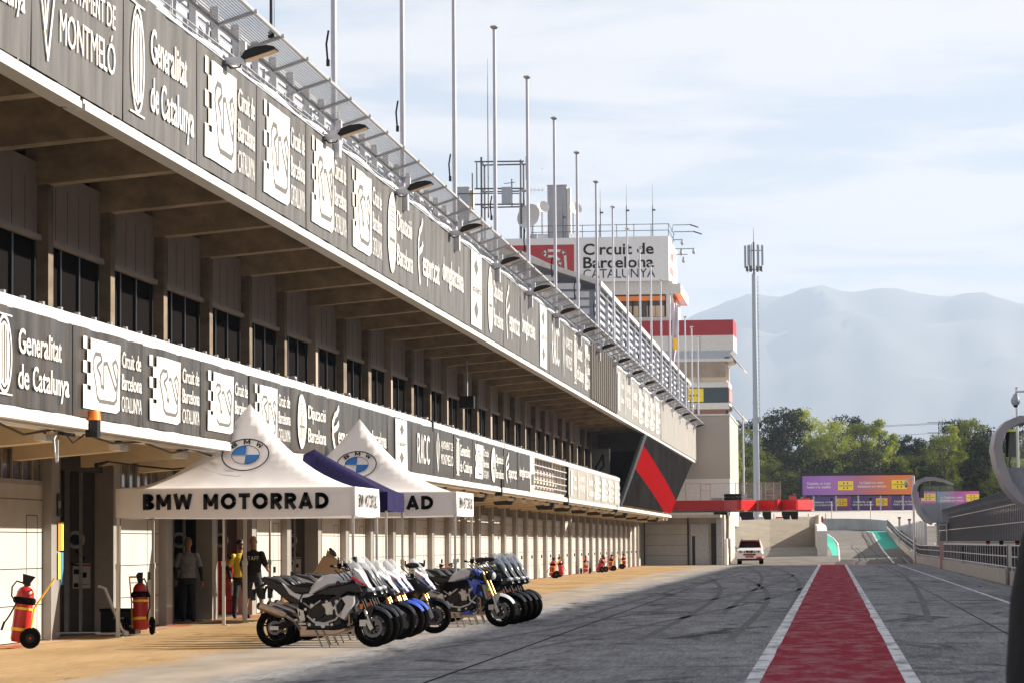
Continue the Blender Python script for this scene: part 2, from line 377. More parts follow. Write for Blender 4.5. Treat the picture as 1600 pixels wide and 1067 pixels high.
def paint(name,c,wear=(.12,.12,.125),thr=.62,sc_=2.,st=(1,.35,1)):
    m=mat(name,c,.9,bump=.2,bscale=50,spec=.0); nt=m.node_tree; N=nt.nodes;L=nt.links
    tc=N.new('ShaderNodeTexCoord'); mp=N.new('ShaderNodeMapping'); mp.inputs['Scale'].default_value=st; L.new(tc.outputs['Object'],mp.inputs[0])
    a=N.new('ShaderNodeTexNoise'); a.inputs['Scale'].default_value=sc_; a.inputs['Detail'].default_value=8; a.inputs['Roughness'].default_value=.7; L.new(mp.outputs[0],a.inputs['Vector'])
    r=N.new('ShaderNodeValToRGB'); r.color_ramp.elements[0].position=thr-.1; r.color_ramp.elements[1].position=thr+.1; L.new(a.outputs[0],r.inputs[0])
    x=N.new('ShaderNodeMixRGB'); L.new(r.outputs[0],x.inputs[0]); x.inputs[1].default_value=(*c,1); x.inputs[2].default_value=(*wear,1)
    b2=N.new('ShaderNodeTexNoise'); b2.inputs['Scale'].default_value=4.5; b2.inputs['Detail'].default_value=8; b2.inputs['Roughness'].default_value=.75; L.new(mp.outputs[0],b2.inputs['Vector'])
    y=N.new('ShaderNodeMixRGB'); y.blend_type='MULTIPLY'; y.inputs[0].default_value=.55; L.new(x.outputs[0],y.inputs[1]); L.new(b2.outputs[0],y.inputs[2])
    z=N.new('ShaderNodeMixRGB'); z.blend_type='ADD'; z.inputs[0].default_value=.25; L.new(y.outputs[0],z.inputs[1]); L.new(x.outputs[0],z.inputs[2])
    L.new(z.outputs[0],N['Principled BSDF'].inputs['Base Color']); return m
P_red=paint('red_lane_paint',(.27,.046,.062),wear=(.34,.17,.18),thr=.56)
P_white=paint('white_line_paint',(.66,.66,.68),thr=.57)
P_green=paint('green_paint',(.09,.42,.33),wear=(.12,.3,.26),thr=.66)
YS=[20+i*3.2 for i in range(60)]+[213.5]
wob=lambda y,s: .03*noise.noise((y*.21,s,0))+.02*noise.noise((y*.9,s,3))
cx=lambda y: 0.0
ribbon('red_pit_lane_strip',[(-.84+wob(y,1),y) for y in YS],[(.80+wob(y,2),y) for y in YS],.008,P_red)
ribbon('lane_line',[(-1.03,y) for y in YS],[(-.83+wob(y,1),y) for y in YS],.004,P_white)
ribbon('lane_line',[(.79+wob(y,2),y) for y in YS],[(.97,y) for y in YS],.004,P_white)
ribbon('pit_wall_line',[(4.44,y) for y in (20,80,140,205,214)],[(4.56,y) for y in (20,80,140,205,214)],.004,P_white)
ribbon('red_cross_line',[(-7.5,221.6),(6,220.6)][::1],[(-7.5,223.2),(6,222.0)],.006,paint('red_line_pale',(.55,.16,.14)))
ribbon('wall_base_line',[(-13.52,20),(-13.52,216)],[(-13.05,20),(-13.05,216)],.004,paint('red_kerb_paint',(.38,.09,.06),wear=(.4,.32,.2),thr=.5))
# pit exit lane
lx=[(.56,229.5),(.58,254.5),(.52,275.5),(.13,292),(-.44,306)]; rx=[(4.35,222),(4.11,255.5),(3.97,291),(3.97,309),(3.2,318)]
lerp0=lambda a,b,t:a+(b-a)*t
def offx(p,d): return [(x+d,y) for x,y in p]
ribbon('exit_lane_line',offx(lx,-.12),lx,.012,P_white)
ribbon('exit_lane_line',rx,offx(rx,.16),.012,P_white)
ribbon('green_runoff',[(-.02,242.5),(-.3,262),(-.9,290),(-1.1,308)],[(.45,242.5),(.42,262),(.02,290),(-.5,308)],.008,P_green)
ribbon('green_runoff',offx(rx[1:],.16),[(5.6,262),(5.55,285),(5.5,300),(5.4,313)],.008,P_green)
skid=mat('skid_rubber',(.022,.022,.024),.95,spec=.03)
for k,pts in enumerate([[(2.0,232),(2.05,242),(1.95,252),(1.6,262),(1.65,270)],[(2.5,232),(2.45,244),(2.2,254),(1.95,262)],[(3.7,236),(3.4,250),(3.1,262),(3.3,275),(3.0,288),(2.8,300)]]):
    ribbon('skid_mark',pts,offx(pts,.07),.010,mat('skid_light',(.07,.07,.07),.95,spec=.03))
for k,(x0,y0,x1,y1,bend) in enumerate([(-6.2,46,-2.0,150,1.2),(-5.6,60,-3.2,190,-.8),(-3.3,50,-5.8,140,.9),(1.8,60,3.4,200,.5),(-2.6,70,-6.0,205,1.0)]):
    pts=[(lerp0(x0,x1,t/14)+bend*math.sin(PI*t/14),lerp0(y0,y1,t/14)) for t in range(15)]
    for d in ((0,.0) if k%2 else (0,1.5))[:2 if k%2==0 else 1]: ribbon('tyre_mark',offx(pts,d),offx(pts,d+.16),.003,mat('tyre_mark_grey',(.12,.12,.125),.95,spec=0.,c2=(.20,.20,.207),scale=1.6))
# gutter kerb by the pit wall
ribbon('drain_strip',[(5.25,20),(5.25,130),(5.3,217),(5.35,240)],[(5.45,20),(5.45,130),(5.5,217),(5.55,240)],.004,mat('gutter_concrete',(.16,.16,.16),.85,var=.3,scale=3))
ribbon('gutter_slab',[(5.60,20),(5.60,130),(5.65,217)],[(6.02,20),(6.02,130),(6.05,217)],.005,mat('gutter_slab_grey',(.19,.19,.19),.85,var=.35,scale=1.3))
ribbon('asphalt_joint',[(-4.7,20),(-5.0,90),(-5.4,210)],[(-4.66,20),(-4.96,90),(-5.36,210)],.004,skid)
ribbon('asphalt_joint',[(2.9,20),(3.0,90),(3.0,210)],[(2.93,20),(3.03,90),(3.03,210)],.004,skid)
gr=mat('gravel_pale',(.47,.44,.40),.95,var=.25,scale=6.,bump=.6,bscale=30)
tag(ribbon('gravel_trap',[(-60,334),(-60,423)],[(80,334),(80,423)],.02,gr),kind='structure')
# ================================================================ pit building
XW,XC,XF=-13.65,-13.5,-10.9          # door plane, column face, fascia face
BAY0,BAY=51.5,4.55; Y0,Y1=33.3,214.
bld=empty('pit_building',(XW,Y0,0),0,'long two-storey concrete pit building with garages below, open galleries and banner fascias above','building')
def P(b,name,mm,smooth=False,kind=None):
    o=b.build(name,mm,bld,smooth,world=True)
    if kind: o['kind']=kind
    return o
cols=[BAY0+BAY*i for i in range(-4,37)]
OPEN={0,2,3,5}
# ground floor: columns, doors, open garages
for i in range(-4,36):
    y=BAY0+BAY*i
    b=MB().box(XC-.35,y-.3,0,XC,y+.3,3.35)
    b.box(XC,y-.3,.02,XC+.012,y-.27,3.35).box(XC,y+.27,.02,XC+.012,y+.3,3.35)
    P(b,'column',M['post'])
    a,c=y+.3,y+BAY-.3
    if i in OPEN: continue
    d=P(MB().box(XW-.08,a,0.02,XW,c,2.68),'garage_door',M['door'])
    s=MB()
    for z in(.62,1.24,1.86,2.42): s.box(XW-.01,a,z,XW+.004,c,z+.014)
    s.box(XW-.01,c-1.05,.1,XW+.005,c-1.035,2.15).box(XW-.01,c-.35,.1,XW+.005,c-.335,2.15).box(XW-.01,c-1.05,2.15,XW+.005,c-.335,2.165)
    s.box(XW,c-.98,.95,XW+.05,c-.93,1.1)
    s.build('seam',M['black'],d,world=False).location=tuple(-v for v in bld.location)
    f=MB(); n=6
    f.box(XW-.04,a,2.68,XW+.015,c,2.76).box(XW-.04,a,3.26,XW+.015,c,3.34)
    for k in range(n+1):
        yy=a+(c-a-.05)*k/n; f.box(XW-.03,yy,2.76,XW+.012,yy+.05,3.26)
    fr=P(f,'door_window',M['post'])
    MB().box(XW-.05,a+.03,2.76,XW-.035,c-.03,3.26).build('pane',mat('door_glass',(.06,.055,.05),.08,c2=(.20,.18,.16),scale=1.6,spec=.8),fr).location=tuple(-v for v in bld.location)
for i in sorted(OPEN):
    y=BAY0+BAY*i; a,c=y+.3,y+BAY-.3
    P(MB().box(-21,y-.07,0,-14.75,y+.07,3.3).box(-21,c+.22,0,-14.75,c+.38,3.3).box(-21.1,y,0,-21,c+.3,3.3),'garage_inner_wall',mat('garage_wall_shade',(.03,.027,.025),.8))  # deep garage walls coloured near black, interior shade put into the colour
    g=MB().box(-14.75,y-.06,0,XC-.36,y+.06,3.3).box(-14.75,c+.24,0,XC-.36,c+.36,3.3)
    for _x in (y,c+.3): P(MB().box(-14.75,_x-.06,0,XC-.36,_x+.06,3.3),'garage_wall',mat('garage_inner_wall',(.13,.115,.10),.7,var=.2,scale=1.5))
    P(MB().box(-21,a-.2,.005,XW,c+.2,.015),'garage_floor',mat('garage_floor_grey',(.10,.095,.09),.5,var=.3))
    P(MB().box(XW-.25,a,3.0,XW-.05,c,3.34),'door_roller',M['dark'])
    P(MB().box(XC-.9,c-.13,0,XC-.82,c,3.2).box(XC-.62,c-.13,0,XC-.58,c,3.2),'door_track',M['galv'])
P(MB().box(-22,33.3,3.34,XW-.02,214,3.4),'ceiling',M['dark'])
# first-floor slab with its soffit, beams
P(MB().box(-22,33.3,3.95,-11.35,215,4.12),'balcony_slab',M['beam'])
for i in range(-4,36):
    y=BAY0+BAY*i+1.97
    b=MB(); xo=-11.6
    b.add([(XW+.16,y-.22,3.05),(xo,y-.22,3.2),(xo,y-.22,3.95),(XW+.16,y-.22,3.95),(XW+.16,y+.22,3.05),(xo,y+.22,3.2),(xo,y+.22,3.95),(XW+.16,y+.22,3.95)],
          [(0,1,2,3),(7,6,5,4),(0,4,5,1),(1,5,6,2),(2,6,7,3),(3,7,4,0)])
    P(b,'beam',M['beam'])
# lower fascia: backing wall, bright gutters
yl0,yl1=33.3,155.0
P(MB().box(-11.35,yl0,3.42,XF-.10,110.3,4.86).box(-11.35,124.3,3.42,XF-.10,yl1,4.86).box(-11.35,110.3,3.42,XF-.1,124.3,3.62),'parapet',M['conc'])
gut=MB()
for a,c in ((yl0,54.6),(54.65,98.7),(98.9,123.9),(124.1,152.4),(152.6,204.6)):
    gut.box(XF-.12,a,3.33,XF+.05,c,3.46).box(XF-.5,a,3.30,XF-.12,c,3.40)
    gut.box(XF-.1,a,3.46,XF+.02,c,3.50)
for a,c in ((yl0,81.6),(81.9,93.2),(93.4,100.),(100.2,yl1)): gut.box(XF-.16,a,4.80,XF+.03,c,4.95).box(XF-.16,a,4.95,XF+.0,c,4.975)
P(gut,'gutter',M['white'])
clp=[]
y=34.
while y<yl1:
    clp.append((XF-.09,y,4.976)); y+=1.0
series(bld,'clip',M['galv'],lambda b:b.box(0,0,0,.06,.1,.055),clp)
P(MB().box(XF-.15,81.62,4.7,XF+.06,81.88,5.0).box(XF-.15,98.72,3.2,XF+.08,98.95,3.75).box(XF-.15,123.92,3.2,XF+.08,124.15,3.62).box(XF-.15,152.42,3.2,XF+.07,152.6,3.55),'expansion_joint',M['black'])
# open railing bay
rb=MB()
for z in (3.75,3.98,4.25,4.52): rb.box(XF-.06,110.3,z,XF-.02,124.3,z+.035)
y=110.5
while y<124.3: rb.box(XF-.22,y,3.6,XF-.16,y+.05,4.8); y+=1.27
P(rb,'railing_bay',M['galv_l'])
P(MB().box(XF-.6,110.3,3.6,XF-.56,124.3,4.7),'railing_backing',M['panel'])
# upper gallery: columns, back wall, windows, panels
for i in range(-4,36):
    y=BAY0+BAY*i-.45
    wide=(.55,M['panel']) if i in (7,8,10,13,14,15,16) else (.34,M['conc'])
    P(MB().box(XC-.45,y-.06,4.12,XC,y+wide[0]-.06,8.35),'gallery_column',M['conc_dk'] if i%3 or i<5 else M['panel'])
    a,c=y+.34,y+BAY-.06
    P(MB().box(XC-.27,a,7.02,XC-.2,c,8.3).box(XC-.22,a,6.92,XC-.12,c,7.02).box(XC-.22,a,7.0,XC-.16,a+.1,4.12),'wall_panel',M['panel'])
    w_=P(MB().box(XC-.30,a,4.12,XC-.26,c,6.95),'window',M['glass_dk'])
    f=MB()
    for t in (0.02,.3,.62,.97): f.box(XC-.26,a+(c-a)*t-.05,4.12,XC-.20,a+(c-a)*t+.05,6.92)
    f.build('window_frame',M['black'],w_).location=tuple(-v for v in bld.location)
    g=MB()
    for q in(1,2,3,4): g.box(XC-.205,a+(c-a)*q/5,7.05,XC-.196,a+(c-a)*q/5+.02,8.0)
    P(g,'panel_joint',M['dark'])
    bz=7.9
    bb=MB().add([(XC-.4,y-.1,bz-.02),(-11.05,y-.1,bz+.22),(-11.05,y-.1,8.9),(XC-.4,y-.1,8.9),(XC-.4,y+.3,bz-.02),(-11.05,y+.3,bz+.22),(-11.05,y+.3,8.9),(XC-.4,y+.3,8.9)],[(0,1,2,3),(7,6,5,4),(0,4,5,1),(1,5,6,2),(2,6,7,3),(3,7,4,0)])
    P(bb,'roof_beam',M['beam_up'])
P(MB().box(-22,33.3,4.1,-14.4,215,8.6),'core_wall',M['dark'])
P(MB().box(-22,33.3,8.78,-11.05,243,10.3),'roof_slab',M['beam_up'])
# end of the gallery: hanging soffit band, painted board, raking wall
P(MB().box(-14.,178,7.05,-11.1,178.2,8.78),'soffit_band',M['panel'])
P(MB().box(-22,186,4.1,-11.3,186.2,8.78),'gallery_end_wall',mat('timber_wall',(.16,.11,.07),.8,var=.2,scale=1.))
tb=P(MB().box(-13.7,171,4.12,-12.55,171.1,7.0),'track_board',mat('board_grey',(.24,.23,.22),.6))
Flat().line([(.25,.4),(.35,1.8),(.75,2.5),(.8,1.9),(.45,1.5),(.8,1.2),(.8,.3)],.12).map(lambda u,v:(-13.7+u,170.99,4.12+v)).off(-bld.location.x,-bld.location.y,0).build('track_drawing',M['black'],tb,recalc=False)
# raking corrugated wall with a red band
def corr(yfun0,yfun1,z0,z1,y0,y1,name,mm,x=XF,pitch=.22,depth=.05,band=None):
    b=MB(); n=int((y1-y0)/pitch)*2
    for k in range(n+1):
        y=y0+(y1-y0)*k/n; xx=x+(depth if k%2 else 0)
        for z in band(y) if band else (z0,z1):
            b.v.append((xx,y,z))
    b.f=[(2*k,2*k+2,2*k+3,2*k+1) for k in range(n)]
    return b
def lerp(a,b,t): return a+(b-a)*t
def para(t0,t1,lo,hi,steps=110):
    b=MB()
    for k in range(steps+1):
        t=lerp(t0,t1,k/steps)
        for s in (lo(t),hi(t)):
            yb=lerp(155.5,204.8,t); yt=lerp(176.5,238,t)
            b.v.append((XF-.05+(.06 if k%2 else 0)+ .0*s, lerp(yb,yt,s), lerp(3.62,7.95,s)))
    b.f=[(2*k,2*k+2,2*k+3,2*k+1) for k in range(steps)]
    return b
cm=mat('corrugated_grey',(.012,.011,.011),.4,metal=.0,spec=.0,var=.6,scale=.35)
b1=lambda t:max(0,min(1,.88-.66*t)); b0=lambda t:max(0,min(1,.52-.62*t))
P(para(0,1,lambda t:0,b0),'raking_wall',cm); P(para(0,1,b1,lambda t:1),'raking_wall',cm); P(para(0,1,b0,b1),'raking_wall',mat('dark_red_sheet',(.14,.004,.005),.4,spec=.0))
dk=MB().add([(XF-.1,154.6,3.5),(XF+.06,154.6,3.5),(XF+.06,176,8.0),(XF-.1,176,8.0),(XF-.1,156,3.5),(XF+.06,156,3.5),(XF+.06,178.3,8.0),(XF-.1,178.3,8.0)],[(0,1,2,3),(7,6,5,4),(0,4,5,1),(1,5,6,2),(2,6,7,3),(3,7,4,0)])
P(dk,'raking_edge',M['black'])
# upper fascia
P(MB().box(-11.05,33.3,8.1,XF-.12,243,10.45),'parapet',M['conc'])
ug=MB()
for a,c in((33.3,42.9),(43.1,241.5)): ug.box(XF-.16,a,8.02,XF+.04,c,8.12).box(XF-.14,a,8.12,XF+.01,c,8.19).box(XF-.3,a,8.05,XF-.16,c,8.10)
P(ug,'gutter',M['white'])
def topz(y): return 10.42+.35*min(1,max(0,(y-40)/60))-.05*math.sin(y*1.15)
hem=MB()
for k in range(0,700):
    y=33.3+k*.3; 
    if y>241: break
    hem.v+=[(XF-.02,y,topz(y)-.15),(XF+.03,y,topz(y)-.05),(XF-.05,y,topz(y)+.06)]
n=len(hem.v)//3
hem.f=[q for k in range(n-1) for q in ((3*k,3*k+3,3*k+4,3*k+1),(3*k+1,3*k+4,3*k+5,3*k+2))]
P(hem,'banner_hem',mat('white_hem',(.74,.75,.80),.6))
def corrug(y0,y1,z0,z1,mm):
    b=MB(); k=0; y=y0; xs=(0,.06,.06,0)
    while y<y1:
        for dx,dy in ((0,0),(.0,.5),(.20,.62),(.20,1.15)):
            b.v+=[(XF-.08+dx,min(y+dy,y1),z0),(XF-.08+dx,min(y+dy,y1),z1)]
        y+=1.3
    n=len(b.v)//2; b.f=[(2*k,2*k+2,2*k+3,2*k+1) for k in range(n-1)]
    P(b,'corrugated_panel',mm)
corrug(135.9,152.8,8.19,10.75,mat('corrugated_brown',(.10,.085,.07),.5,metal=.2,var=.3,scale=1,stretch=(1,1,.2)))
corrug(192,241.5,8.19,10.78,mat('corrugated_pale',(.40,.385,.36),.5,var=.12,scale=.7))
P(MB().box(-21,241.5,8.05,XF,241.7,10.8),'end_wall',M['conc'])
# balustrade with fins on top of the parapet
finp=[]; rlp=[]; y=38
while y<243:
    z=topz(y)
    finp.append((XF-.35,y,z)); rlp.append((XF-.08,y+.5,z-.02)); y+=1.34
rl=MB()
for z_ in (.10,.2): 
    rl.tube([(XF-.06,yy,topz(100)+z_-(.35 if yy<45 else .2 if yy<70 else 0)) for yy in (34,60,100,243)],.014,4)
series(bld,'fin',M['bluegrey'],lambda b:b.add([(0,0,0),(.30,0,0),(.05,0,.42),(0,.05,0),(.3,.05,0),(.05,.05,.42)],[(0,1,2),(5,4,3),(0,3,4,1),(1,4,5,2),(2,5,3,0)]),finp)
series(bld,'rail_post',M['galv'],lambda b:b.box(0,0,0,.03,.03,.24),rlp)
P(rl,'rail',M['galv'])
P(MB().box(-12.3,33.3,10.35,-12.2,243,10.75).box(-12.35,33.3,10.3,-11.1,243,10.36),'walkway_edge',M['panel'])
# louvred screen behind the balustrade
lv=MB(); y=34
z=10.72
while z<12.5: lv.box(-12.5,33.3,z,-12.44,147,z+.13); z+=.24
P(lv,'louvre_screen',M['galv_l'])
series(bld,'screen_post',M['galv'],lambda b:b.box(0,0,0,.14,.22,2.19),[(-12.42,36+2.15*k,10.36) for k in range(52)])
# projecting mesh canopy
rods=MB(); bars=MB()
for k in range(15):
    x=lerp(-10.86,-10.24,k/14); z=lerp(10.98,11.2,k/14)
    rods.box(x-.006,40,z,x+.006,250,z+.012)
for x,z in((-10.88,10.95),(-10.22,11.19)): rods.box(x-.025,40,z-.03,x+.025,250,z+.03)
P(rods,'mesh_canopy',M['galv'])
y=42.0
sheet=MB().quad((-10.88,34,10.985),(-10.22,34,11.205),(-10.22,250,11.205),(-10.88,250,10.985))
P(sheet,'mesh_sheet',screen_mat('wire_mesh',(.42,.43,.45),.5,.38))
series(bld,'canopy_bracket',M['galv'],lambda b:b.add([(0,0,0),(.85,0,.28),(.85,.09,.28),(0,.09,0),(0,0,.06),(.85,0,.34),(.85,.09,.34),(0,.09,.06)],[(3,2,1,0),(4,5,6,7),(0,1,5,4),(1,2,6,5),(2,3,7,6),(3,0,4,7)]),[(-11.0,42+2.6875*k,10.88) for k in range(78)])
series(bld,'bracket_post',M['galv'],lambda b:b.box(-.025,0,0,.025,.05,.65),[(-10.995,39+2.6875*k,10.3) for k in range(78)])
P(MB().tube([(XF+.02,34,10.30),(XF+.05,60,10.42),(XF+.05,100,10.62),(XF+.05,240,10.62)],.02,5),'cable',M['bluegrey'])
# far roof stand with louvred side
rs=MB(); z=11.1
while z<14.3: rs.box(-11.5,148,z,-11.44,243,z+.17); z+=.38
P(rs,'louvre_screen',M['galv_l'])
series(bld,'stand_post',M['galv'],lambda b:b.box(0,0,0,.14,.16,3.6),[(-11.42,148+5.4*k,10.8) for k in range(18)])
P(MB().box(-22,149,10.3,-11.6,243,14.2),'roof_room',M['bluegrey'])
P(MB().add([(-11.2,148,14.3),(-22,148,18),(-22,246,18),(-11.2,246,14.3),(-11.2,148,14.55),(-22,148,18.3),(-22,246,18.3),(-11.2,246,14.55)],[(3,2,1,0),(4,5,6,7),(0,1,5,4),(1,2,6,5),(2,3,7,6),(3,0,4,7)]),'stand_roof',M['white'])
e=MB()
for k in range(9):
    z=11.2+k*.42; x=-11.8-(0 if z<14 else (z-14)*3)
    e.box(-22,147.9,z,x,148,z+.3)
P(e,'stand_end_louvre',M['galv_l'])
P(MB().tube([(-11.3,148+k*12,14.0) for k in range(9)],.03,4),'eaves_rail',M['galv'])
series(bld,'lamp_arm',M['galv_l'],lambda b:b.cyl((0,0,0),(.55,0,.35),.02,n=4).ell((.6,0,.38),(.10,.10,.08),6,4),[(-11.45,150+8*k,12) for k in range(12)])
# beam-end garage block that closes the row
P(MB().box(-22,218,0,-7.75,240,3.62).box(-22,214,3.4,-7.9,218,3.6),'end_block',M['conc'])
P(MB().box(-13.5,217.97,.02,-10.45,218,2.95),'roller_door',M['door'])
s=MB()
for z in (.7,1.45,2.2): s.box(-13.5,217.955,z,-10.45,217.97,z+.02)
s.box(-10.43,217.9,0,-10.33,218,3.6).box(-13.58,217.9,0,-13.5,218,3.3)
P(s,'door_seam',M['dark'])
P(MB().box(-10.2,217.96,.02,-8.9,218,2.95),'steel_door',M['galv'])
P(MB().box(-10.1,217.94,.02,-9.88,217.96,2.1).box(-8.72,217.95,.02,-8.35,218,3.0),'doorway',M['dark'])
P(MB().box(-8.33,217.6,0,-7.9,217.95,3.5),'end_post',M['galv'])
P(MB().box(-8.0,218.5,0,-7.6,226,1.9),'side_box',M['white'])
# concrete hall behind, white base band
hall=empty('service_block',(-14,243,0),0,'windowless grey block wall building with a white base, behind the red balcony','building')
MB().box(-8,0,6.75,5.87,22,11.85).build('wall',mat('block_wall',(.36,.33,.30),.85,var=.1,scale=8,bump=.3,bscale=3,stretch=(1,1,4)),hall)
MB().box(-8,-.02,3.0,5.85,22,6.75).build('base_wall',M['white'],hall)
MB().box(-8.05,-.08,11.85,5.95,22.1,11.97).build('coping',M['white'],hall)
MB().box(5.2,-.07,0,5.87,10,3.0).build('base_wall',M['white'],hall)
# ================================================================ banners
def billow(k,u,v,wd,ht):
    return .026*noise.noise((u*1.1+k*7.3,v*.3,k))+.018*abs(math.sin(u*1.15*PI/2.6+k*.9))**.7*(.5+.5*v/ht)+.006*noise.noise((u*4,v*.8,k*3))
def banner(y0,wd,z0,ht,k,mm,draw,label,group,name='banner'):
    L0=(XF,y0,z0)
    root=empty(name,(XF,y0,z0),0,label,'banner',group)
    nu,nv=(64,12) if y0<90 else (30,8); b=MB(); g=.03
    for j in range(nv+1):
        for i in range(nu+1):
            u=g+(wd-2*g)*i/nu; v=ht*j/nv; b.v.append((.03+billow(k,u,v,wd,ht),u,v))
    b.f=[(j*(nu+1)+i,j*(nu+1)+i+1,(j+1)*(nu+1)+i+1,(j+1)*(nu+1)+i) for j in range(nv) for i in range(nu)]
    b.build('cloth',mm,root,smooth=True)
    for nm,fl,m2 in draw(wd,ht):
        # cut long faces so that the print follows the folds
        bm=bmesh.new(); vs=[bm.verts.new((0,p[0],p[1])) for p in fl.v]
        for f in fl.f:
            try: bm.faces.new([vs[i] for i in f])
            except Exception: pass
        bmesh.ops.triangulate(bm,faces=bm.faces)
        st=.15 if y0<90 else .35
        yy=st
        while yy<wd:
            bmesh.ops.bisect_plane(bm,geom=bm.verts[:]+bm.edges[:]+bm.faces[:],plane_co=(0,yy,0),plane_no=(0,1,0)); yy+=st
        h=.034 if 'line' in nm or m2 is M['black'] or nm=='track_outline' else .03
        for v in bm.verts: v.co.x=.03+h+billow(k,v.co.y,v.co.z,wd,ht)
        me=bpy.data.meshes.new(nm); bm.to_mesh(me); bm.free(); me.materials.append(m2)
        o=bpy.data.objects.new(nm,me); COL.objects.link(o); o.parent=root
    return root
def two(t1,t2,u0,f=.16): 
    def d(w,h): return [('lettering',Flat().text(t1,w*u0,h*.55,h*.2,w*(.93-u0)).text(t2,w*u0,h*.24,h*.19,w*(.95-u0)),M['print'])]
    return d
VN={}
def circuit(w,h):
    x0,x1=.11*w,.62*w; y0,y1=.10*h,.90*h; f=Flat()
    c=(x1-x0)*.2/2
    f.poly([(x0+2*c,y0),(x1-.05*w,y0),(x1,y0+.04*h),(x1,y1),(x0+2*c,y1)])
    n=6; hh=(y1-y0)/n
    for i in range(n):
        q=y1-(i+1)*hh
        if i%2==0: f.rect(x0,q,x0+c*.95,q+hh) if i<5 else 0
        else: f.rect(x0+c,q,x0+2*c,q+hh)
    f.rect(x0+.0*w,y0,x0+2*c,y0+hh*1.6)
    X=lambda t:x0+2*c+(x1-x0-2*c)*t; Y=lambda t:y0+(y1-y0)*t
    t=Flat().line([(X(a),Y(b)) for a,b in ((.12,.72),(.1,.62),(.22,.30),(.24,.2),(.32,.14),(.80,.14),(.88,.2),(.90,.42),(.92,.66),(.84,.76),(.74,.70),(.9,.42),(.84,.34),(.56,.70),(.46,.68),(.46,.34),(.38,.36),(.36,.5),(.24,.62),(.40,.72),(.36,.8),(.2,.8))],h*.045,True)
    s=Flat().text('Circuit de',w*.655,h*.66,h*.18,w*.29,.008).text('Barcelona',w*.655,h*.40,h*.18,w*.30,.008).text('CATALUNYA',w*.655,h*.14,h*.18,w*.30)
    return [('logo_square',f,M['print']),('track_outline',t,mat('track_grey',(.10,.095,.09),.6)),('lettering',s,M['print'])]
def genc(w,h):
    f=Flat().ring((w*.16,h*.5),w*.09,h*.40,w*.012).ring((w*.16,h*.5),w*.06,h*.33,w*.01)
    for k in range(4): f.rect(w*(.115+.026*k),h*.2,w*(.128+.026*k),h*.8)
    f.line([(w*.07,h*.9),(w*.25,h*.9)],h*.015).line([(w*.07,h*.1),(w*.25,h*.1)],h*.015)
    return [('shield',f,M['print'])]+[(n,Flat().text('Generalitat',w*.32,h*.55,h*.25,w*.52,.01).text('de Catalunya',w*.32,h*.19,h*.25,w*.62,.01),m) for n,m in(('lettering',M['print']),)]
def montm(w,h):
    f=Flat().line([(w*.13,h*.90),(w*.22,h*.62),(w*.15,h*.1),(w*.06,h*.6)],w*.012,True).line([(w*.1,h*.72),(w*.13,h*.3),(w*.18,h*.75)],w*.012)
    return [('rhombus',f,M['print']),('lettering',Flat().text('AJUNTAMENT DE',w*.28,h*.60,h*.17,w*.6).text('MONTMELÓ',w*.28,h*.27,h*.22,w*.6),M['print'])]
def dip(w,h):
    f=Flat().disc((w*.26,h*.5),w*.13,h*.43); g=Flat()
    for a in (.62,.67,.72,.77): g.line([(w*.19,h*a),(w*.33,h*a)],h*.012)
    for a in (.2,.24,.28,.32): g.line([(w*a,h*.25),(w*a,h*.58)],w*.014)
    g.line([(w*.18,h*.42),(w*.34,h*.42)],h*.03)
    return [('oval_crest',f,M['print']),('crest_lines',g,mat('track_grey',(.1,.095,.09))),('lettering',Flat().text('Diputació',w*.43,h*.57,h*.21,w*.48,.008).text('Barcelona',w*.43,h*.20,h*.22,w*.5,.008),M['print'])]
def esp(w,h):
    f=Flat().line([(w*.20,h*.15),(w*.14,h*.35),(w*.13,h*.6),(w*.18,h*.72),(w*.26,h*.78),(w*.30,h*.86)],w*.03).line([(w*.16,h*.48),(w*.26,h*.54),(w*.30,h*.60)],w*.03)
    return [('flourish',f,M['print']),('lettering',Flat().text('esportcat',w*.30,h*.26,h*.30,w*.62,.01),M['print'])]
def amb(w,h): return [('lettering',Flat().text('dwmgbarcelona',w*.08,h*.36,h*.27,w*.86,.01),M['print'])]
def blk(w,h):
    f=Flat().rect(w*.3,h*.03,w*.78,h*.97); g=Flat()
    for cy in(.24,.78): g.poly([(w*.54,h*(cy-.12)),(w*.64,h*cy),(w*.54,h*(cy+.12)),(w*.44,h*cy)])
    g.text('Granollers',w*.34,h*.46,h*.10,w*.4,.01)
    return [('white_block',f,M['print']),('block_line',g,mat('track_grey',(.1,.095,.09)))]
def racc(w,h): return [('lettering',Flat().block('RACC',w*.2,h*.2,h*.6,w*.56,.14),M['print'])]
def mixd(w,h): return [('lettering',Flat().rect(w*.2,h*.1,w*.4,h*.9).text('Turisme',w*.5,h*.6,h*.14,w*.35,.01).text('de Catalunya',w*.5,h*.3,h*.14,w*.42,.01),M['print'])]
VL={circuit:'circuit logo and track outline',genc:'Generalitat de Catalunya',montm:'AJUNTAMENT DE MONTMELÓ beside a rhombus',dip:'Diputació Barcelona with an oval crest',esp:'esportcat',amb:'dwmgbarcelona',blk:'a white block with two diamonds',racc:'RACC',mixd:'a white bar and two text lines'}
up_=[mixd,montm,genc,circuit,circuit,circuit,circuit,dip,esp,amb,blk,dip,esp,amb,blk,racc,montm,genc,circuit]
cnt={}
def lab(row,fn):
    k=(row,fn); cnt[k]=cnt.get(k,0)+1
    return f'{row} banner with {VL[fn]}, {ordinal(cnt[k]-1)}  from the near end'
for k,fn in enumerate(up_):
    y=34.6+5.44*k; wd=min(5.44,135.8-y)
    if wd<1.5: break
    banner(y,wd,8.2,topz(y+2.7)-8.32,k,M['vinyl'],fn,lab('grey upper',fn),'banners along the upper fascia')
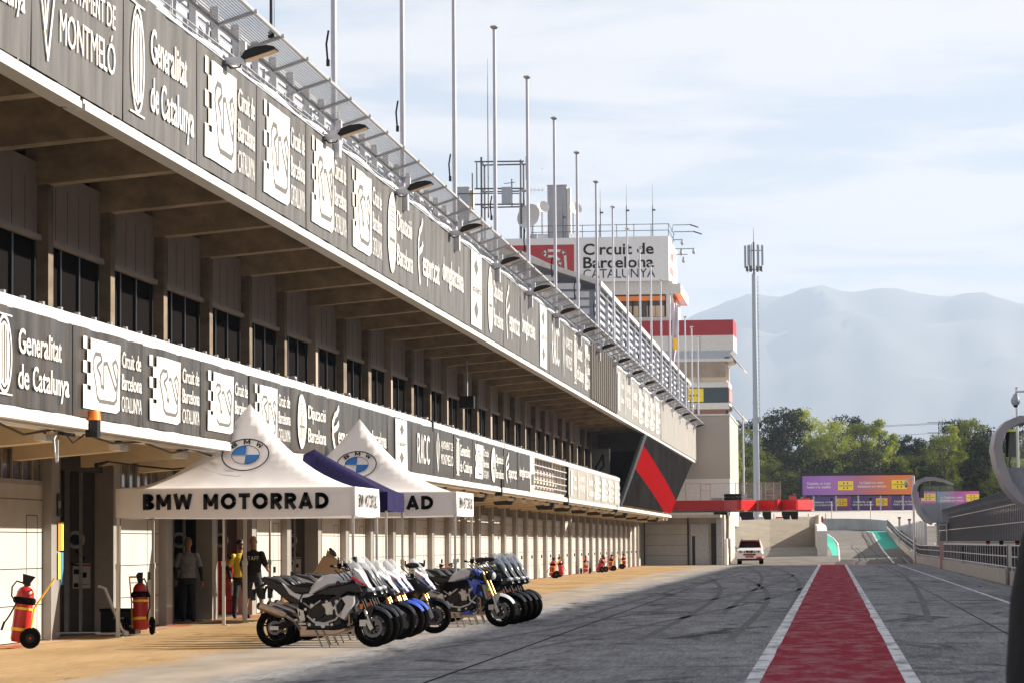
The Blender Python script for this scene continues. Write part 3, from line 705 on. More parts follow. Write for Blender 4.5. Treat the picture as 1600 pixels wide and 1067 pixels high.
for k,fn in enumerate([mixd,montm,genc,circuit,circuit,circuit,circuit]):
    y=153+5.56*k; banner(y,5.56,8.2,2.45,40+k,mat('pale_vinyl',(.22,.215,.20),.5,var=.15,bump=.5,bscale=2,stretch=(1,2,.3)),fn,f'faded upper banner, {VL[fn]}, '+ordinal(k)+' past the brown panel','faded banners along the upper fascia')
lo_=[montm,genc,circuit,circuit,circuit,circuit,dip,esp,amb,blk,racc,montm,genc,circuit,dip,esp,amb]
for k,fn in enumerate(lo_):
    y=33.6+4.4*k; wd=4.4
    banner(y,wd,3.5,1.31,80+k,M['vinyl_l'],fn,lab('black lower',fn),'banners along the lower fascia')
banner(108.4,1.8,3.5,1.31,99,mat('pale_vinyl2',(.5,.49,.46),.5),lambda w,h:[('block_line',Flat().rect(w*.3,h*.2,w*.7,h*.5),mat('track_grey',(.1,.1,.09)))],'narrow white lower banner just before the open railing bay','banners along the lower fascia')
for k,fn in enumerate([mixd,montm,genc,circuit,circuit,circuit,circuit]):
    y=124.4+4.36*k; banner(y,4.3,3.5,1.31,120+k,mat('pale_vinyl_l',(.30,.28,.25),.5,var=.2,bump=.5,bscale=2,stretch=(1,2,.3)),fn,f'faded lower banner, {VL[fn]}, '+ordinal(k)+' past the railing bay','faded banners along the lower fascia')
# ================================================================ flagpoles, floodlights
fp=None
for k in range(18):
    y=65.4+10.75*k
    lb=f'tall grey flagpole on the roof edge, {ordinal(k)} whole pole from the near end'
    if fp is None:
        fp=empty('flagpole',(XF+.05,y,10.4),0,lb,'flagpole','flagpoles along the roof edge')
        MB().cyl((0,0,-.2),(0,0,8.15),.072,.055,12).build('pole',mat('pole_grey',(.42,.43,.50),.4,metal=.25,var=.1),fp,True)
        MB().cyl((0,0,8.12),(0,0,8.2),.08,.15,12).ell((0,0,8.2),(.15,.15,.05),12,5).build('cap',M['galv'],fp,True)
        MB().tube([(-.14,.02,1.9),(-.17,.02,2.3),(-.12,.02,2.6)],.025,5).box(-.17,-.02,1.8,-.1,.05,1.95).build('cleat',M['black'],fp)
        MB().box(-.14,-.14,-.25,.14,.14,.35).build('base',M['galv_l'],fp)
    else: clone(fp,(XF+.05,y,10.4),0,lb)
# the thin dark pole nearest the camera
a=empty('aerial_pole',(XF+.55,55.2,11.1),0,'thin dark aerial pole standing on the mesh canopy, nearest the camera','pole')
MB().cyl((0,0,.0),(0,0,4.5),.03,.025,8).cyl((0,0,0),(0,0,.12),.06,.06,8).build('pole',M['black'],a); MB().tube([(.05,.05,.1),(.05,.05,2.2),(.05,.05,4.4)],.006,4).build('cable',M['black'],a)
fl=None
for k in range(-1,19):
    y=53.5+10.75*k; lb=f'black floodlight on an arm below the mesh canopy, {ordinal(k+1)} counted from the near end'
    loc=(XF+.02,y,10.36+.2*min(1,max(0,(k)/4)))
    if fl is None:
        fl=empty('floodlight',loc,0,lb,'floodlight','floodlights along the roof edge')
        MB().box(-.05,-.12,-.02,.42,.12,.12).box(.30,-.10,.1,.44,.1,.45).build('bracket',M['galv_l'],fl)
        h=MB(); prof=[(.36,.10),(.46,.24),(.66,.31),(.90,.34),(1.06,.31),(1.10,.27),(.42,.05)]
        h.plate([(x,z) for x,z in prof],-.21,.21).build('housing',M['black'],fl,True)
        MB().add([(.44,-.19,.05),(1.08,-.19,.255),(1.08,.19,.255),(.44,.19,.05)],[(0,3,2,1)]).off(0,0,-.012).build('lens',mat('lamp_lens',(.62,.42,.22),.35),fl)
        MB().cyl((.38,-.23,.17),(.38,.23,.17),.035,.035,8).build('hinge',M['galv'],fl)
        MB().tube([(.0,0,.02),(.12,0,-.10),(.3,0,-.08),(.38,0,.06),(.42,0,.12)],.018,5).build('cable',M['black'],fl); fl.scale=(.88,.88,.88)
    else: clone(fl,loc,0,lb)
# small lamps at the beam ends below the lower fascia, horn speakers
wl=None
for k,i in enumerate(range(-3,24)):
    y=BAY0+BAY*i+.3; lb=f'white work lamp at a beam end under the lower fascia, {ordinal(k)} from the near end'
    if wl is None:
        wl=empty('work_lamp',(-11.35,y,3.3),0,lb,'lamp','work lamps under the lower fascia')
        MB().box(-.05,-.05,-.02,.05,.05,.02).cyl((0,0,-.06),(0,0,0),.02).build('bracket',M['black'],wl)
        MB().box(-.09,-.28,-.15,.09,.28,-.06).build('housing',mat('lamp_housing',(.62,.60,.55),.4),wl)
        MB().box(-.07,-.26,-.158,.07,.26,-.15).build('lens',M['print'],wl)
    else: clone(wl,(-11.35,y,3.3),0,lb)
hs=None
for k,y in enumerate((101,110,126,134,143,152,162,171,181,191,202)):
    lb=f'black box loudspeaker hanging under the lower gallery, {ordinal(k)} from the near end'
    if hs is None:
        hs=empty('loudspeaker',(-12.0,y,3.38),0,lb,'loudspeaker','loudspeakers under the lower gallery')
        MB().add([(-.45,-.3,-.05),(.45,-.3,-.05),(.45,.3,-.05),(-.45,.3,-.05),(-.3,-.2,-.34),(.3,-.2,-.34),(.3,.2,-.34),(-.3,.2,-.34)],[(0,1,2,3),(7,6,5,4),(0,4,5,1),(1,5,6,2),(2,6,7,3),(3,7,4,0)]).build('cabinet',M['black'],hs)
        MB().box(-.03,-.03,-.05,.03,.03,.08).build('bracket',M['galv'],hs)
    else: clone(hs,(-12.0,y,3.38),0,lb)
# orange beacon with its bracket, hanging cables
o=empty('beacon',(XF+.06,43.4,3.25),0,'orange topped beacon fixed under the lower fascia at the left','beacon')
MB().box(-.06,-.1,-.03,.12,.1,.22).build('housing',M['black'],o); MB().cyl((.03,0,.22),(.03,0,.36),.115,.10,14).build('lens',M['orange'],o,True)
MB().box(-.3,-.9,-.02,-.26,.1,.03).tube([(-.1,-.05,0),(-.2,-.3,-.12),(-.25,-.6,0.02),(-.3,-1.0,.03)],.014,5).build('bracket',M['black'],o)
MB().tube([(-.25,-1.0,.02),(-.27,-1.12,-.1),(-.24,-1.18,-.28),(-.22,-1.12,-.42),(-.24,-1.02,-.3),(-.25,-.98,-.1)],.02,5).build('hanging_loop',M['galv'],o)
for k,(pts) in enumerate([[(-11.2,36.5,3.32),(-11.2,38,3.2),(-11.2,39.2,3.33),(-11.2,41,3.18),(-11.2,42.5,3.3)],[(-11.15,44.2,3.3),(-11.15,46,3.22),(-11.15,48,3.31)],[(-11.2,48.5,3.3),(-11.2,50.5,3.2),(-11.2,52,3.31),(-11.2,54,3.24),(-11.2,55.5,3.3)]]):
    b=MB().tube(pts,.018,5).build('hanging_cable',M['black']); tag(b,['slack black cable under the fascia left of the orange beacon','slack black cable under the fascia right of the orange beacon','slack black cable under the fascia above the first white tent'][k],'cable')
b=MB().tube([(-12.6,51.6,3.1),(-12.3,53.,3.05),(-12.0,54.2,3.02),(-11.6,55.6,3.12)],.018,5).cyl((-12.75,51.4,3.03),(-12.6,51.7,3.1),.04,.02).build('power_cord',M['black']); tag(b,'black power cord with a plug hanging below the cream beam above the open garage','cable')
tv=empty('hanging_screen',(-12.5,103.2,6.1),0,'black box screen hanging in the upper gallery','screen')
MB().box(-.25,-.2,.2,.25,.2,.62).build('cabinet',M['black'],tv); MB().cyl((0,0,.62),(0,0,1.85),.03).build('pole',M['galv'],tv)
# small boxes looking over the lower parapet
bx=None
for k,(y,w_,c) in enumerate([(66,1.5,'galv'),(73.5,1.3,'galv'),(88.,1.3,'galv'),(94,1.2,'galv'),(101,1.,'galv'),(108,1.,'galv'),(115,.9,'panel'),(121,.9,'yellow'),(128,.9,'panel'),(134,.9,'yellow'),(140,.8,'red'),(146,.8,'red')]):
    lb=f'{ {"galv":"grey","panel":"pale","yellow":"yellow","red":"red"}[c]} cabinet standing on the lower gallery behind the parapet, {ordinal(k)} from the near end'
    o=empty('gallery_cabinet',(-12.2,y,4.12),0,lb,'cabinet','cabinets on the lower gallery')
    MB().box(-.9,-.1,0,.35,.1,1.2).build('body',M[c],o); MB().box(-.92,-.12,1.2,.37,.12,1.24).build('top',M['galv_l'],o)
# ================================================================ timing tower and roof sign
tw=empty('control_tower',(-18,262,0),0,'race control tower with a dark red band, folded window storeys and a white roof box','building')
T=lambda b,n,m,s=False: b.build(n,m,tw,s,world=True)
def poly_prism(pts,z0,z1,pts2=None):
    b=MB(); n=len(pts); q=pts2 or pts
    b.v=[(x,y,z0) for x,y in pts]+[(x,y,z1) for x,y in q]; b.f=[tuple(range(n))[::-1],tuple(range(n,2*n))]+[(i,(i+1)%n,n+(i+1)%n,n+i) for i in range(n)]
    return b
def foot(xr,dx,yb=284,yf=262): return [(-26,yf),(xr-.45,yf),(xr-.45+dx*.06,yf+5),(xr-1.1,yf+9),(xr-1.6,yb),(-26,yb)]
T(poly_prism(foot(-7.9,2.2),19.6,20.95),'red_band',mat('dark_red_band',(.33,.02,.03),.5))
T(poly_prism(foot(-7.9,2.2),18.3,19.6),'wall',M['white'])
T(poly_prism(foot(-8.8,.8),17.6,18.3,foot(-7.9,2.2)),'soffit',M['bluegrey'])
T(poly_prism(foot(-7.9,1.2),17.35,17.6),'ledge',M['white'])
T(poly_prism(foot(-8.6,.9),16.0,17.35),'dark_glazing',mat('bronze_glass',(.22,.17,.14),.2,c2=(.34,.27,.2),scale=.7))
T(poly_prism(foot(-8.5,1.0,yf=262.1),15.55,17.0),'window_band',mat('beige_blind',(.52,.42,.31),.5,c2=(.60,.50,.38),scale=.4))  # beige window band, tone varied by noise
T(poly_prism(foot(-8.35,1.4),15.1,15.55),'ledge',M['white'])
T(poly_prism(foot(-8.4,1.2),13.75,15.1),'dark_fascia',mat('navy_board',(.035,.06,.075),.5))
T(poly_prism(foot(-8.3,1.4),13.2,13.75),'ledge',M['white'])
T(poly_prism([(-26,263),(-10.2,263),(-9.6,268),(-9.9,272),(-10.2,284),(-26,284)],6,13.2,foot(-8.6,1.2)),'underside',mat('brown_soffit',(.22,.12,.08),.7))
T(poly_prism([(-26,264),(-10.4,264),(-10.4,284),(-26,284)],0,8),'base_wall',M['conc'])
nf=MB()
for z0,z1 in((16.5,17.9),(12.2,13.5)): nf.add([(-8.6,261.9,z1),(-7.45,262.2,z0),(-7.3,266.5,z0),(-8.6,267,z1),(-8.6,261.9,z1+.09),(-7.45,262.2,z0+.09),(-7.3,266.5,z0+.09),(-8.6,267,z1+.09)],[(3,2,1,0),(4,5,6,7),(0,1,5,4),(1,2,6,5),(2,3,7,6),(3,0,4,7)])
T(nf,'sunshade',mat('sunshade_brown',(.40,.31,.25),.6))
for x in (-22,-19.3,-16.6,-14,-11.3): T(MB().box(x,261.93,18.3,x+.06,261.99,19.6).box(x,261.9,15.6,x+.05,262.,17.3),'mullion',M['galv'])
# writing on the dark fascia (yellow panel)
def cata_panel(fn,parent,w,h,nm='logo_panel',dark='black'):
    """yellow panel, four dark red petals, word CATALUNYA; fn maps (u,v,depth)"""
    p=Flat().rect(0,0,w,h).map(lambda u,v:fn(u,v,0)).build(nm,mat('panel_yellow',(.80,.62,.03),.5),parent,recalc=False)
    f=Flat()
    for sx in(-1,1):
        for sy in(-1,1):
            f.disc((w/2+sx*w*.12,h/2+sy*h*.27),w*.055,h*.12,10)
    f.map(lambda u,v:fn(u,v,.004)).build('petals',mat('petal_red',(.45,.02,.05),.5),p,recalc=False)
    Flat().text('CATALUNYA',w*.08,h*.42,h*.15,w*.84,.02).map(lambda u,v:fn(u,v,.006)).build('lettering',M['black'],p,recalc=False)
    return p
ofx=lambda ox,oy,oz,base:(lambda u,v,d:(ox+u-base[0],oy-d-base[1],oz+v-base[2]))
cata_panel(ofx(-14.9,261.985,13.85,(-18,262,0)),tw,3.9,1.15)
T(poly_prism([(-8.83,262.1),(-8.75,262.1),(-8.68,266.9),(-8.8,266.9)],13.9,14.95),'red_side_board',mat('pale_red_print',(.62,.20,.17),.5))
# upper lookout with orange blinds and roof sign box
T(MB().box(-26,262.5,20.95,-13.5,276,21.3).box(-26,262.5,23.3,-12.9,276,24.2).box(-26,262.5,24.2,-13.6,276,24.45),'lookout_slab',M['white'])
T(MB().box(-25,262.8,21.3,-14.2,275,23.3),'lookout_glazing',mat('lookout_glass',(.05,.04,.035),.15))
T(MB().box(-25,262.6,22.75,-14.3,262.75,23.15).add([(-13.6,263,23.3),(-12.9,263,22.5),(-12.9,268,22.5),(-13.6,268,23.3)],[(0,1,2,3)]),'orange_blind',M['orange'])
c=MB()
for x in(-19.8,-18.2,-17.4,-15.9,-15.1): T(MB().box(x,262.72,21.35,x+.75,262.78,22.3),'blind',mat('tan_blind',(.62,.46,.30),.6))  # row of blinds in one plain tan
c=MB()
for x in (-21.5,-20,-18.6,-17.2,-15.8,-14.35): T(MB().box(x,262.6,21.3,x+.12,262.7,22.75),'mullion',M['black'])
T(MB().box(-14.2,262.6,21.2,-13.6,275,23.3),'corner_pier',M['white'])
sg=empty('roof_sign',(-20,262,24.4),0,'large white roof sign reading Circuit de Barcelona CATALUNYA beside a red square','sign')
S=lambda b,n,m,**k: b.build(n,m,sg,world=True,**k)
S(MB().box(-31,262,24.45,-13.9,276,28.35),'sign_box',mat('sign_white',(.74,.74,.76),.5,var=.05))
rf=lambda y:(lambda u,v:(u,y,v))
S(Flat().rect(-28.3,25.0,-22.2,27.75).map(rf(261.98)),'red_square',mat('sign_red',(.40,.03,.035),.5),recalc=False)
S(Flat().line([(-28,25.6),(-27.4,27.0),(-26.9,27.2),(-23.9,25.75),(-23.5,25.9),(-23.4,26.3),(-23.8,26.7),(-24.6,26.75),(-24.9,27.0),(-24.6,27.25),(-23.3,27.2),(-23.0,26.9),(-22.9,25.3)],.22).map(rf(261.97)),'track_line',M['print'],recalc=False)
S(Flat().text('Circuit de',-21.4,26.82,.95,6.2,.02).text('Barcelona',-21.4,25.65,.95,6.2,.02).text('CATALUNYA',-21.4,24.75,.78,6.3).map(rf(261.98)),'lettering',M['black'],recalc=False)
S(Flat().text('Circuit',264,26.6,.9,5,.03).text('Barcelona',264,25.3,.9,6,.03).map(lambda u,v:(-13.885,u,v)),'side_lettering',mat('side_red',(.6,.15,.12),.5),recalc=False)
# roof equipment
rr=empty('roof_railing',(-20,262,28.35),0,'thin steel railing round the top of the sign box','railing')
b=MB()
for z in(.55,1.1): b.cyl((-6,.3,z),(6.1,.3,z),.03,n=5).cyl((6.1,.3,z),(6.1,10,z),.03,n=5)
for k in range(9): b.cyl((-6+k*1.51,.3,0),(-6+k*1.51,.3,1.15),.03,n=5)
b.build('rail',mat('dark_steel',(.10,.10,.11),.5,metal=.4),rr)
dsm=MATS['dark_steel']
lt=empty('antenna_frame',(-28.6,262.5,28.3),0,'dark open lattice frame carrying aerials on the tower roof','antenna')
b=MB()
for x in(-1.8,1.7): b.cyl((x,0,0),(x,0,7.1 if x>0 else 7.4),.09,n=6).cyl((x,2.5,0),(x,2.5,7.0),.09,n=6)
for z in(3.2,4.6,7.0): b.cyl((-2.4,0,z),(2.,0,z-.05),.07,n=5).cyl((-2.,2.5,z),(2.,2.5,z),.07,n=5).cyl((-1.8,0,z),(-1.8,2.5,z),.06,n=5).cyl((1.7,0,z),(1.7,2.5,z),.06,n=5)
b.cyl((-4.5,0,4.2),(1.7,0,4.1),.05,n=5)
b.build('frame',dsm,lt)
b=MB().cyl((-1.2,.1,2),(-1.2,.1,13.),.07,.04,6).cyl((-1.2,.1,13),(-1.2,.1,16.2),.035,.012,6)
for x,z0,z1 in((-2.2,4.6,6.9),(-.5,2.8,6.2),(2.2,5.3,7.4),(.9,3.0,5.4),(-2.6,3.,6)): b.cyl((x,0,z0),(x,0,z1),.06,n=5)
b.build('aerial',dsm,lt)
MB().box(.0,-.1,3.2,.9,.3,4.7).build('panel_antenna',M['bluegrey'],lt)
b=MB()
for k in range(9): b.cyl((3.6+k*.0,.0,6.2),(3.6,0,6.3),.03,n=4)
b.cyl((.2,0,5.0),(1.2,0,5.1),.04,n=4).build('arm',dsm,lt)
ch=empty('roof_shaft',(-23.7,263.5,28.3),0,'tall plain grey roof shaft among the aerials','shaft')
MB().box(-.95,0,0,.75,3,4.85).build('wall',mat('shaft_grey',(.34,.35,.40),.7,var=.1),ch); MB().box(.78,.1,.6,1.1,1,4.6).build('panel_antenna',M['print'],ch); MB().box(-1.,-.05,4.85,.8,3.05,4.93).build('coping',M['galv'],ch)
c2=empty('roof_cabinet',(-32,262.5,28.3),0,'blue-grey box on the tower roof left of the lattice frame','cabinet')
MB().box(-.6,0,0,.5,2,4.8).build('body',M['bluegrey'],c2); MB().box(.52,.2,2.6,.85,1,4.5).build('panel_antenna',M['beam'],c2)
def dish(x,z,r,rot,lb):
    o=empty('satellite_dish',(x,262.7,28.3),rot,lb,'dish','dishes on the tower roof'); b=MB()
    prof=[(r*t,.22*r*t*t*2) for t in(0.01,.35,.7,1)]+[(r,.22*r*2+.04),(r*.7,.22*r*.98+.05),(.01,.05)]
    b.lathe([(a,-h_) for a,h_ in prof],axis='y',n=20).xf(Matrix.Rotation(R(-18),4,'X')).off(0,0,z-28.3).build('reflector',mat('dish_white',(.62,.61,.60),.5),o,True)
    MB().cyl((0,.2,0),(0,.2,z-28.3),.07,n=6).box(-.5,.1,0,.5,.9,.5).build('mount',M['bluegrey'],o)
dish(-26.0,30.2,1.15,R(-25),'large round white satellite dish in front of the roof shaft')
dish(-25.0,31.1,.55,R(20),'small white dish left of the roof shaft')
dish(-22.2,30.9,.6,R(35),'small white dish right of the roof shaft')
def aerial(x,z1,lb,y=262.6,z0=28.3):
    o=empty('aerial_mast',(x,y,z0),0,lb,'antenna','thin aerials on the tower roof')
    MB().cyl((0,0,0),(0,0,(z1-z0)*.6),.045,n=5).cyl((0,0,(z1-z0)*.6),(0,0,z1-z0),.02,.01,5).build('mast',dsm,o); MB().box(-.05,-.05,(z1-z0)*.5,.25,.05,(z1-z0)*.5+.15).build('bracket',dsm,o)
aerial(-17.6,33.,'thin aerial in the middle of the sign roof'); aerial(-15.3,33.0,'thin aerial near the right corner of the sign roof'); aerial(-19.9,32.7,'thin aerial left of the middle of the sign roof'); aerial(-23.2,32,'thin aerial right behind the roof shaft'); 
ya=empty('yagi_aerial',(-27.,262.4,28.3),0,'small horizontal yagi aerial between lattice frame and shaft','antenna')
b=MB().cyl((0,0,0),(0,0,4.5),.05,n=5).cyl((0,0,4.4),(2.1,0,4.35),.03,n=4)
for k in range(6): b.cyl((.3+k*.35,0,4.1+k*.02),(.3+k*.35,0,4.7-k*.02),.02,n=4)
b.build('boom',mat('galv2',(.4,.42,.44),.4),ya)
cl=empty('camera_cluster',(-13.6,262,26.5),0,'cluster of dome cameras and lamps on arms at the right corner of the sign box','camera')
b=MB()
for dx,z,x2 in((.0,2.8,1.9),(.1,2.2,2.2),(0,1.5,1.0),(0,.7,2.1),(0,.2,1.5)): b.tube([(dx,0,z-.6),(dx+.1,0,z),(x2*.9,0,z)],.035,5)
b.build('arm',dsm,cl)
b=MB()
for x,z in((.9,1.2),(.8,.3),(1.9,.4),(1.0,-.35)): b.ell((x,0,z),(.16,.16,.2),8,6).cyl((x,0,z+.15),(x,0,z+.35),.1,n=8)
b.build('dome',M['bluegrey'],cl,True); MB().plate([(1.6,2.85),(2.3,2.6),(2.35,2.5),(1.6,2.75)],-.15,.15).plate([(1.9,2.25),(2.6,2.0),(2.65,1.9),(1.9,2.15)],-.15,.15).build('lamp_head',M['black'],cl)
fg=empty('hanging_flag',(-13.2,250,0),0,'furled white flag with yellow patch hanging on a pole by the tower','flag')
b=MB(); n=14
for k in range(n+1):
    z=21.5-8.5*k/n
    for i,a in enumerate((0,.25,.5,.75,1)): b.v.append((.15+a*(.35+.25*math.sin(k*.5)),.12*math.sin(a*9+k*.7),z))
b.f=[(k*5+i,k*5+i+1,k*5+i+6,k*5+i+5) for k in range(n) for i in range(4)]
b.build('cloth',mat('flag_cloth',(.6,.58,.6),.8,c2=(.40,.33,.42),scale=.8),fg,True); MB().box(.25,-.2,17.6,.62,-.14,18.6).build('yellow_patch',M['yellow'],fg); MB().cyl((0,0,10),(0,0,22),.07,n=8).build('pole',M['galv_l'],fg)
# ================================================================ red podium balcony
pd=empty('podium_balcony',(-7,222,3.9),0,'bright red balcony with wavy front projecting over the pit lane','balcony')
pts=[(-12.,222.2),(-7.9,222.0),(-6.9,221.0),(-6.6,220.9),(-6.4,221.1),(-5.55,223.2),(-5.35,223.2),(-4.2,221.9),(-3.98,221.95),(-3.72,222.7),(-2.95,221.9),(-2.65,221.6),(-2.5,221.7),(-1.45,223.6),(-1.4,223.8),(-1.4,228),(-12,228)]
poly_prism(pts,3.98,4.72).off(7,-222,-3.9).build('fascia',mat('podium_red',(.48,.015,.015),.28,coat=.3),pd)
poly_prism([(x,y+.25 if y<227 else y-.1) for x,y in pts],3.9,3.98).off(7,-222,-3.9).build('soffit',M['conc'],pd)
b=MB()
for x in(-10.8,-9.7,-9.0,-7.1,-6.6,-5.5,-5.2,-4.9,-4.3,-3.8): b.box(x-.03,224.2,4.7,x+.03,224.26,6.05)
b.cyl((-10.8,224.2,6.0),(-3.8,224.2,6.0),.02,n=5)
for z in (5.1,5.55): b.cyl((-4.9,224.2,z),(-4.3,224.2,z),.025,n=5).cyl((-9.7,224.2,z+.4),(-9,224.2,z+.4),.02,n=5)
b.off(7,-222,-3.9).build('railing',mat('bare_steel',(.42,.38,.34),.4,metal=.5),pd)
gp=MB().box(-10.75,224.18,4.75,-3.85,224.2,5.95).off(7,-222,-3.9).build('glass_panel',screen_mat('clear_panel',(.75,.8,.82),.08,.10),pd)
ty=empty('tyre_stack',(-7.3,223.4,4.72),0,'dark stack of tyres and a grey box on the red balcony','tyres')
MB().lathe([(.35,.02),(.62,.02),(.68,.12),(.62,.25),(.35,.25)],n=20).lathe([(.35,.27),(.62,.27),(.68,.37),(.62,.48),(.35,.48)],n=20).build('tyre',M['rubber'],ty,True); MB().box(-1.6,-.2,0,-.75,.3,.2).build('box',M['bluegrey'],ty); MB().box(.9,-.1,0,1.4,.2,.16).build('box',M['galv'],ty)
sp_=None
for k,(x,w_) in enumerate([(-8.2,.5),(-6.3,.52),(-4.8,.32),(-3.4,.3),(-2.8,.3)]):
    o=empty('loudspeaker',(x,222.9,3.9),0,'black wedge loudspeaker under the red balcony, '+['leftmost','second from left','middle one','second from right','rightmost'][k]+' of five','loudspeaker','speakers under the red balcony')
    MB().plate([(-w_,-.05),(w_,-.05),(w_,-.45),(w_*.9,-.62),(-w_*.5 if k else -w_,-.62),(-w_,-.3)],-.3,.3).build('cabinet',M['black'],o); MB().box(-w_*.5,-.03,-.06,-w_*.4,.03,.02).box(w_*.4,-.03,-.06,w_*.5,.03,.02).build('bracket',M['galv'],o)
for k,x in enumerate((-2.9,-1.9)):
    o=empty('red_box',(x,224.5+.3*k,4.72),0,['pinkish red box on the right end of the red balcony','low red box at the far right tip of the red balcony'][k],'box'); MB().box(-.25,-.2,0,.25,.2,.3-.15*k).build('body',mat('faded_red',(.55,.12,.12),.6),o); MB().box(-.27,-.22,.3-.15*k,.27,.22,.33-.15*k).build('lid',M['red'],o)
# ================================================================ walls beyond the pit lane
def wallpoly(name,pts,h0,h1,th,mm,lb,cap=None,part='wall',side=1):
    """wall along (x,y) points; follows the ground; tops h0->h1 above it"""
    root=empty(name,(pts[0][0],pts[0][1],gz(pts[0][1])),0,lb,'wall'); b=MB(); n=len(pts)
    for k,(x,y) in enumerate(pts):
        a=Vector(pts[max(k-1,0)]); c=Vector(pts[min(k+1,n-1)]); d=(c-a).normalized(); q=Vector((-d.y,d.x))*th*side
        g=gz(y); h=lerp(h0,h1,k/(n-1)); b.v+=[(x,y,g-.2),(x+q.x,y+q.y,g-.2),(x+q.x,y+q.y,g+h),(x,y,g+h)]
    for k in range(n-1):
        for i in range(4): b.f.append((4*k+i,4*k+(i+1)%4,4*k+4+(i+1)%4,4*k+4+i))
    b.f+=[(0,1,2,3),(4*n-4,4*n-3,4*n-2,4*n-1)]
    b.build(part,mm,root,world=True); return root
cw=mat('board_marked_concrete',(.33,.29,.24),.85,var=.14,scale=1.,bump=.25,stretch=(1,1,5))
wallpoly('retaining_wall',[(-9.6,262),(-5.5,265.5),(-1.25,268.5)],2.35,2.6,.5,cw,'beige concrete retaining wall behind the white car')
wallpoly('retaining_wall',[(-1.2,268.2),(-1.0,274),(-1.1,282)],2.7,2.5,.3,cw,'short return of the beige retaining wall at its right end')
wallpoly('end_barrier',[(-.43,242.2),(-.45,250),(-.55,262),(-.9,272),(-1.0,276)],2.0,1.9,.8,M['white'],'rounded white concrete barrier end left of the green strip')
wallpoly('barrier_wall',[(-1.6,322),(1.5,322),(3.8,320.6),(5.45,315)],1.22,1.12,.4,mat('barrier_white',(.42,.45,.45),.7,var=.2,scale=.8),'pale concrete wall at the far end of the exit lane')
# pit wall barriers with railings
bw=mat('barrier_pinkish',(.42,.38,.35),.8,var=.28,scale=2.,bump=.3)
def barrier(name,pts,lb,hb=.52,ht=1.42):
    root=wallpoly(name,pts,hb,hb,.35,bw,lb,side=-1)
    b=MB(); mesh=MB(); n=len(pts)
    for k in range(n-1):
        a=Vector(pts[k]);c=Vector(pts[k+1]); L_=(c-a).length; m_=max(1,int(L_/1.9))
        for j in range(m_+1):
            p=a.lerp(c,j/m_); g=gz(p.y); b.box(p.x+.06,p.y-.03,g+hb,p.x+.12,p.y+.03,g+ht)
        for z in(hb+.12,hb+.5,ht):
            b.cyl((a.x+.09,a.y,gz(a.y)+z),(c.x+.09,c.y,gz(c.y)+z),.028,n=5)
        m2=int(L_/.3)
        for j in range(m2): 
            p=a.lerp(c,j/m2); g=gz(p.y); mesh.box(p.x+.075,p.y-.03,g+hb+.1,p.x+.105,p.y+.03,g+ht)
    b.build('railing',M['galv_l'],root,world=True); mesh.build('bar_row',M['black'],root,world=True)
barrier('pit_barrier',[(6.3,60),(6.3,84),(6.3,109.5)],'low concrete barrier with black railing, nearest section by the dark post')
barrier('pit_barrier',[(6.3,112.3),(6.3,150),(6.3,176)],'low concrete barrier with black railing right of the lane, up to the pink post')
barrier('pit_barrier',[(6.3,176.5),(6.3,205),(6.2,222),(5.95,244),(5.65,266),(5.6,290),(5.5,312)],'white low barrier with grey railing curving along the green strip',.52,1.3)
o=empty('barrier_post',(6.25,176.2,0),0,'pinkish post where two pit barrier sections meet','post'); MB().box(-.1,-.1,0,.12,.12,1.55).build('post',mat('post_pink',(.5,.3,.28),.6),o); MB().box(-.12,-.12,1.55,.14,.14,1.6).build('cap',M['galv'],o)
o=empty('barrier_block',(6.4,110.6,0),0,'dark grey concrete block closing the gap between barrier sections','block'); MB().add([(-.15,-.5,0),(.5,-.5,0),(.5,.6,0),(-.15,.6,0),(-.1,-.4,.62),(.4,-.4,.62),(.4,.5,.62),(-.1,.5,.62)],[(3,2,1,0),(4,5,6,7),(0,1,5,4),(1,2,6,5),(2,3,7,6),(3,0,4,7)]).build('block',mat('dk_conc',(.12,.12,.125),.8,var=.2),o)
# pit wall proper and catch fence
pw=empty('pit_wall',(8,60,0),0,'white concrete pit wall behind the barrier, carrying the catch fence','wall'); MB().box(0,0,0,.4,180,1.42).build('wall',mat('pit_wall_white',(.58,.54,.51),.7,var=.15),pw); MB().box(-.02,0,1.42,.42,180,1.47).build('coping',M['white'],pw)
cfn=empty('catch_fence',(8,60,1.47),0,'long grey catch fence of close steel posts with bent tops on the pit wall','fence')
rl=MB()
fm=mat('fence_steel',(.14,.145,.16),.5,metal=.4,var=.2,scale=3)
for z in(.05,.9,1.75): rl.box(.16,0,z,.2,176,z+.05)
for k in range(6): rl.cyl((.2-.09*k,0,2.02+.055*k),(.2-.09*k,176,2.02+.055*k),.014,n=4)
rl.build('rail',M['galv'],cfn); series(cfn,'fence_post',fm,lambda b:b.tube([(.2,0,0),(.2,0,1.75),(.12,0,2.1),(-.35,0,2.32)],.045,4),[(0,40+1.35*k,0) for k in range(100)],world=False); series(cfn,'near_fence_post',fm,lambda b:b.tube([(.2,0,0),(.2,0,1.75),(.12,0,2.1),(-.35,0,2.32)],.045,4),[(0,1.35*k,0) for k in range(29)],world=False)
MB().quad((.21,0,0),(.21,176,0),(.21,176,1.75),(.21,0,1.75)).quad((.21,0,1.75),(.21,176,1.75),(-.35,176,2.32),(-.35,0,2.32)).build('wire_mesh',screen_mat('fence_mesh',(.16,.17,.20),.6,.42),cfn)
bl=mat('translucent_board',(.66,.66,.70),.6,var=.3,scale=1.5)
MB().box(.3,20,0.02,.34,176,1.5).build('board_row',bl,cfn)
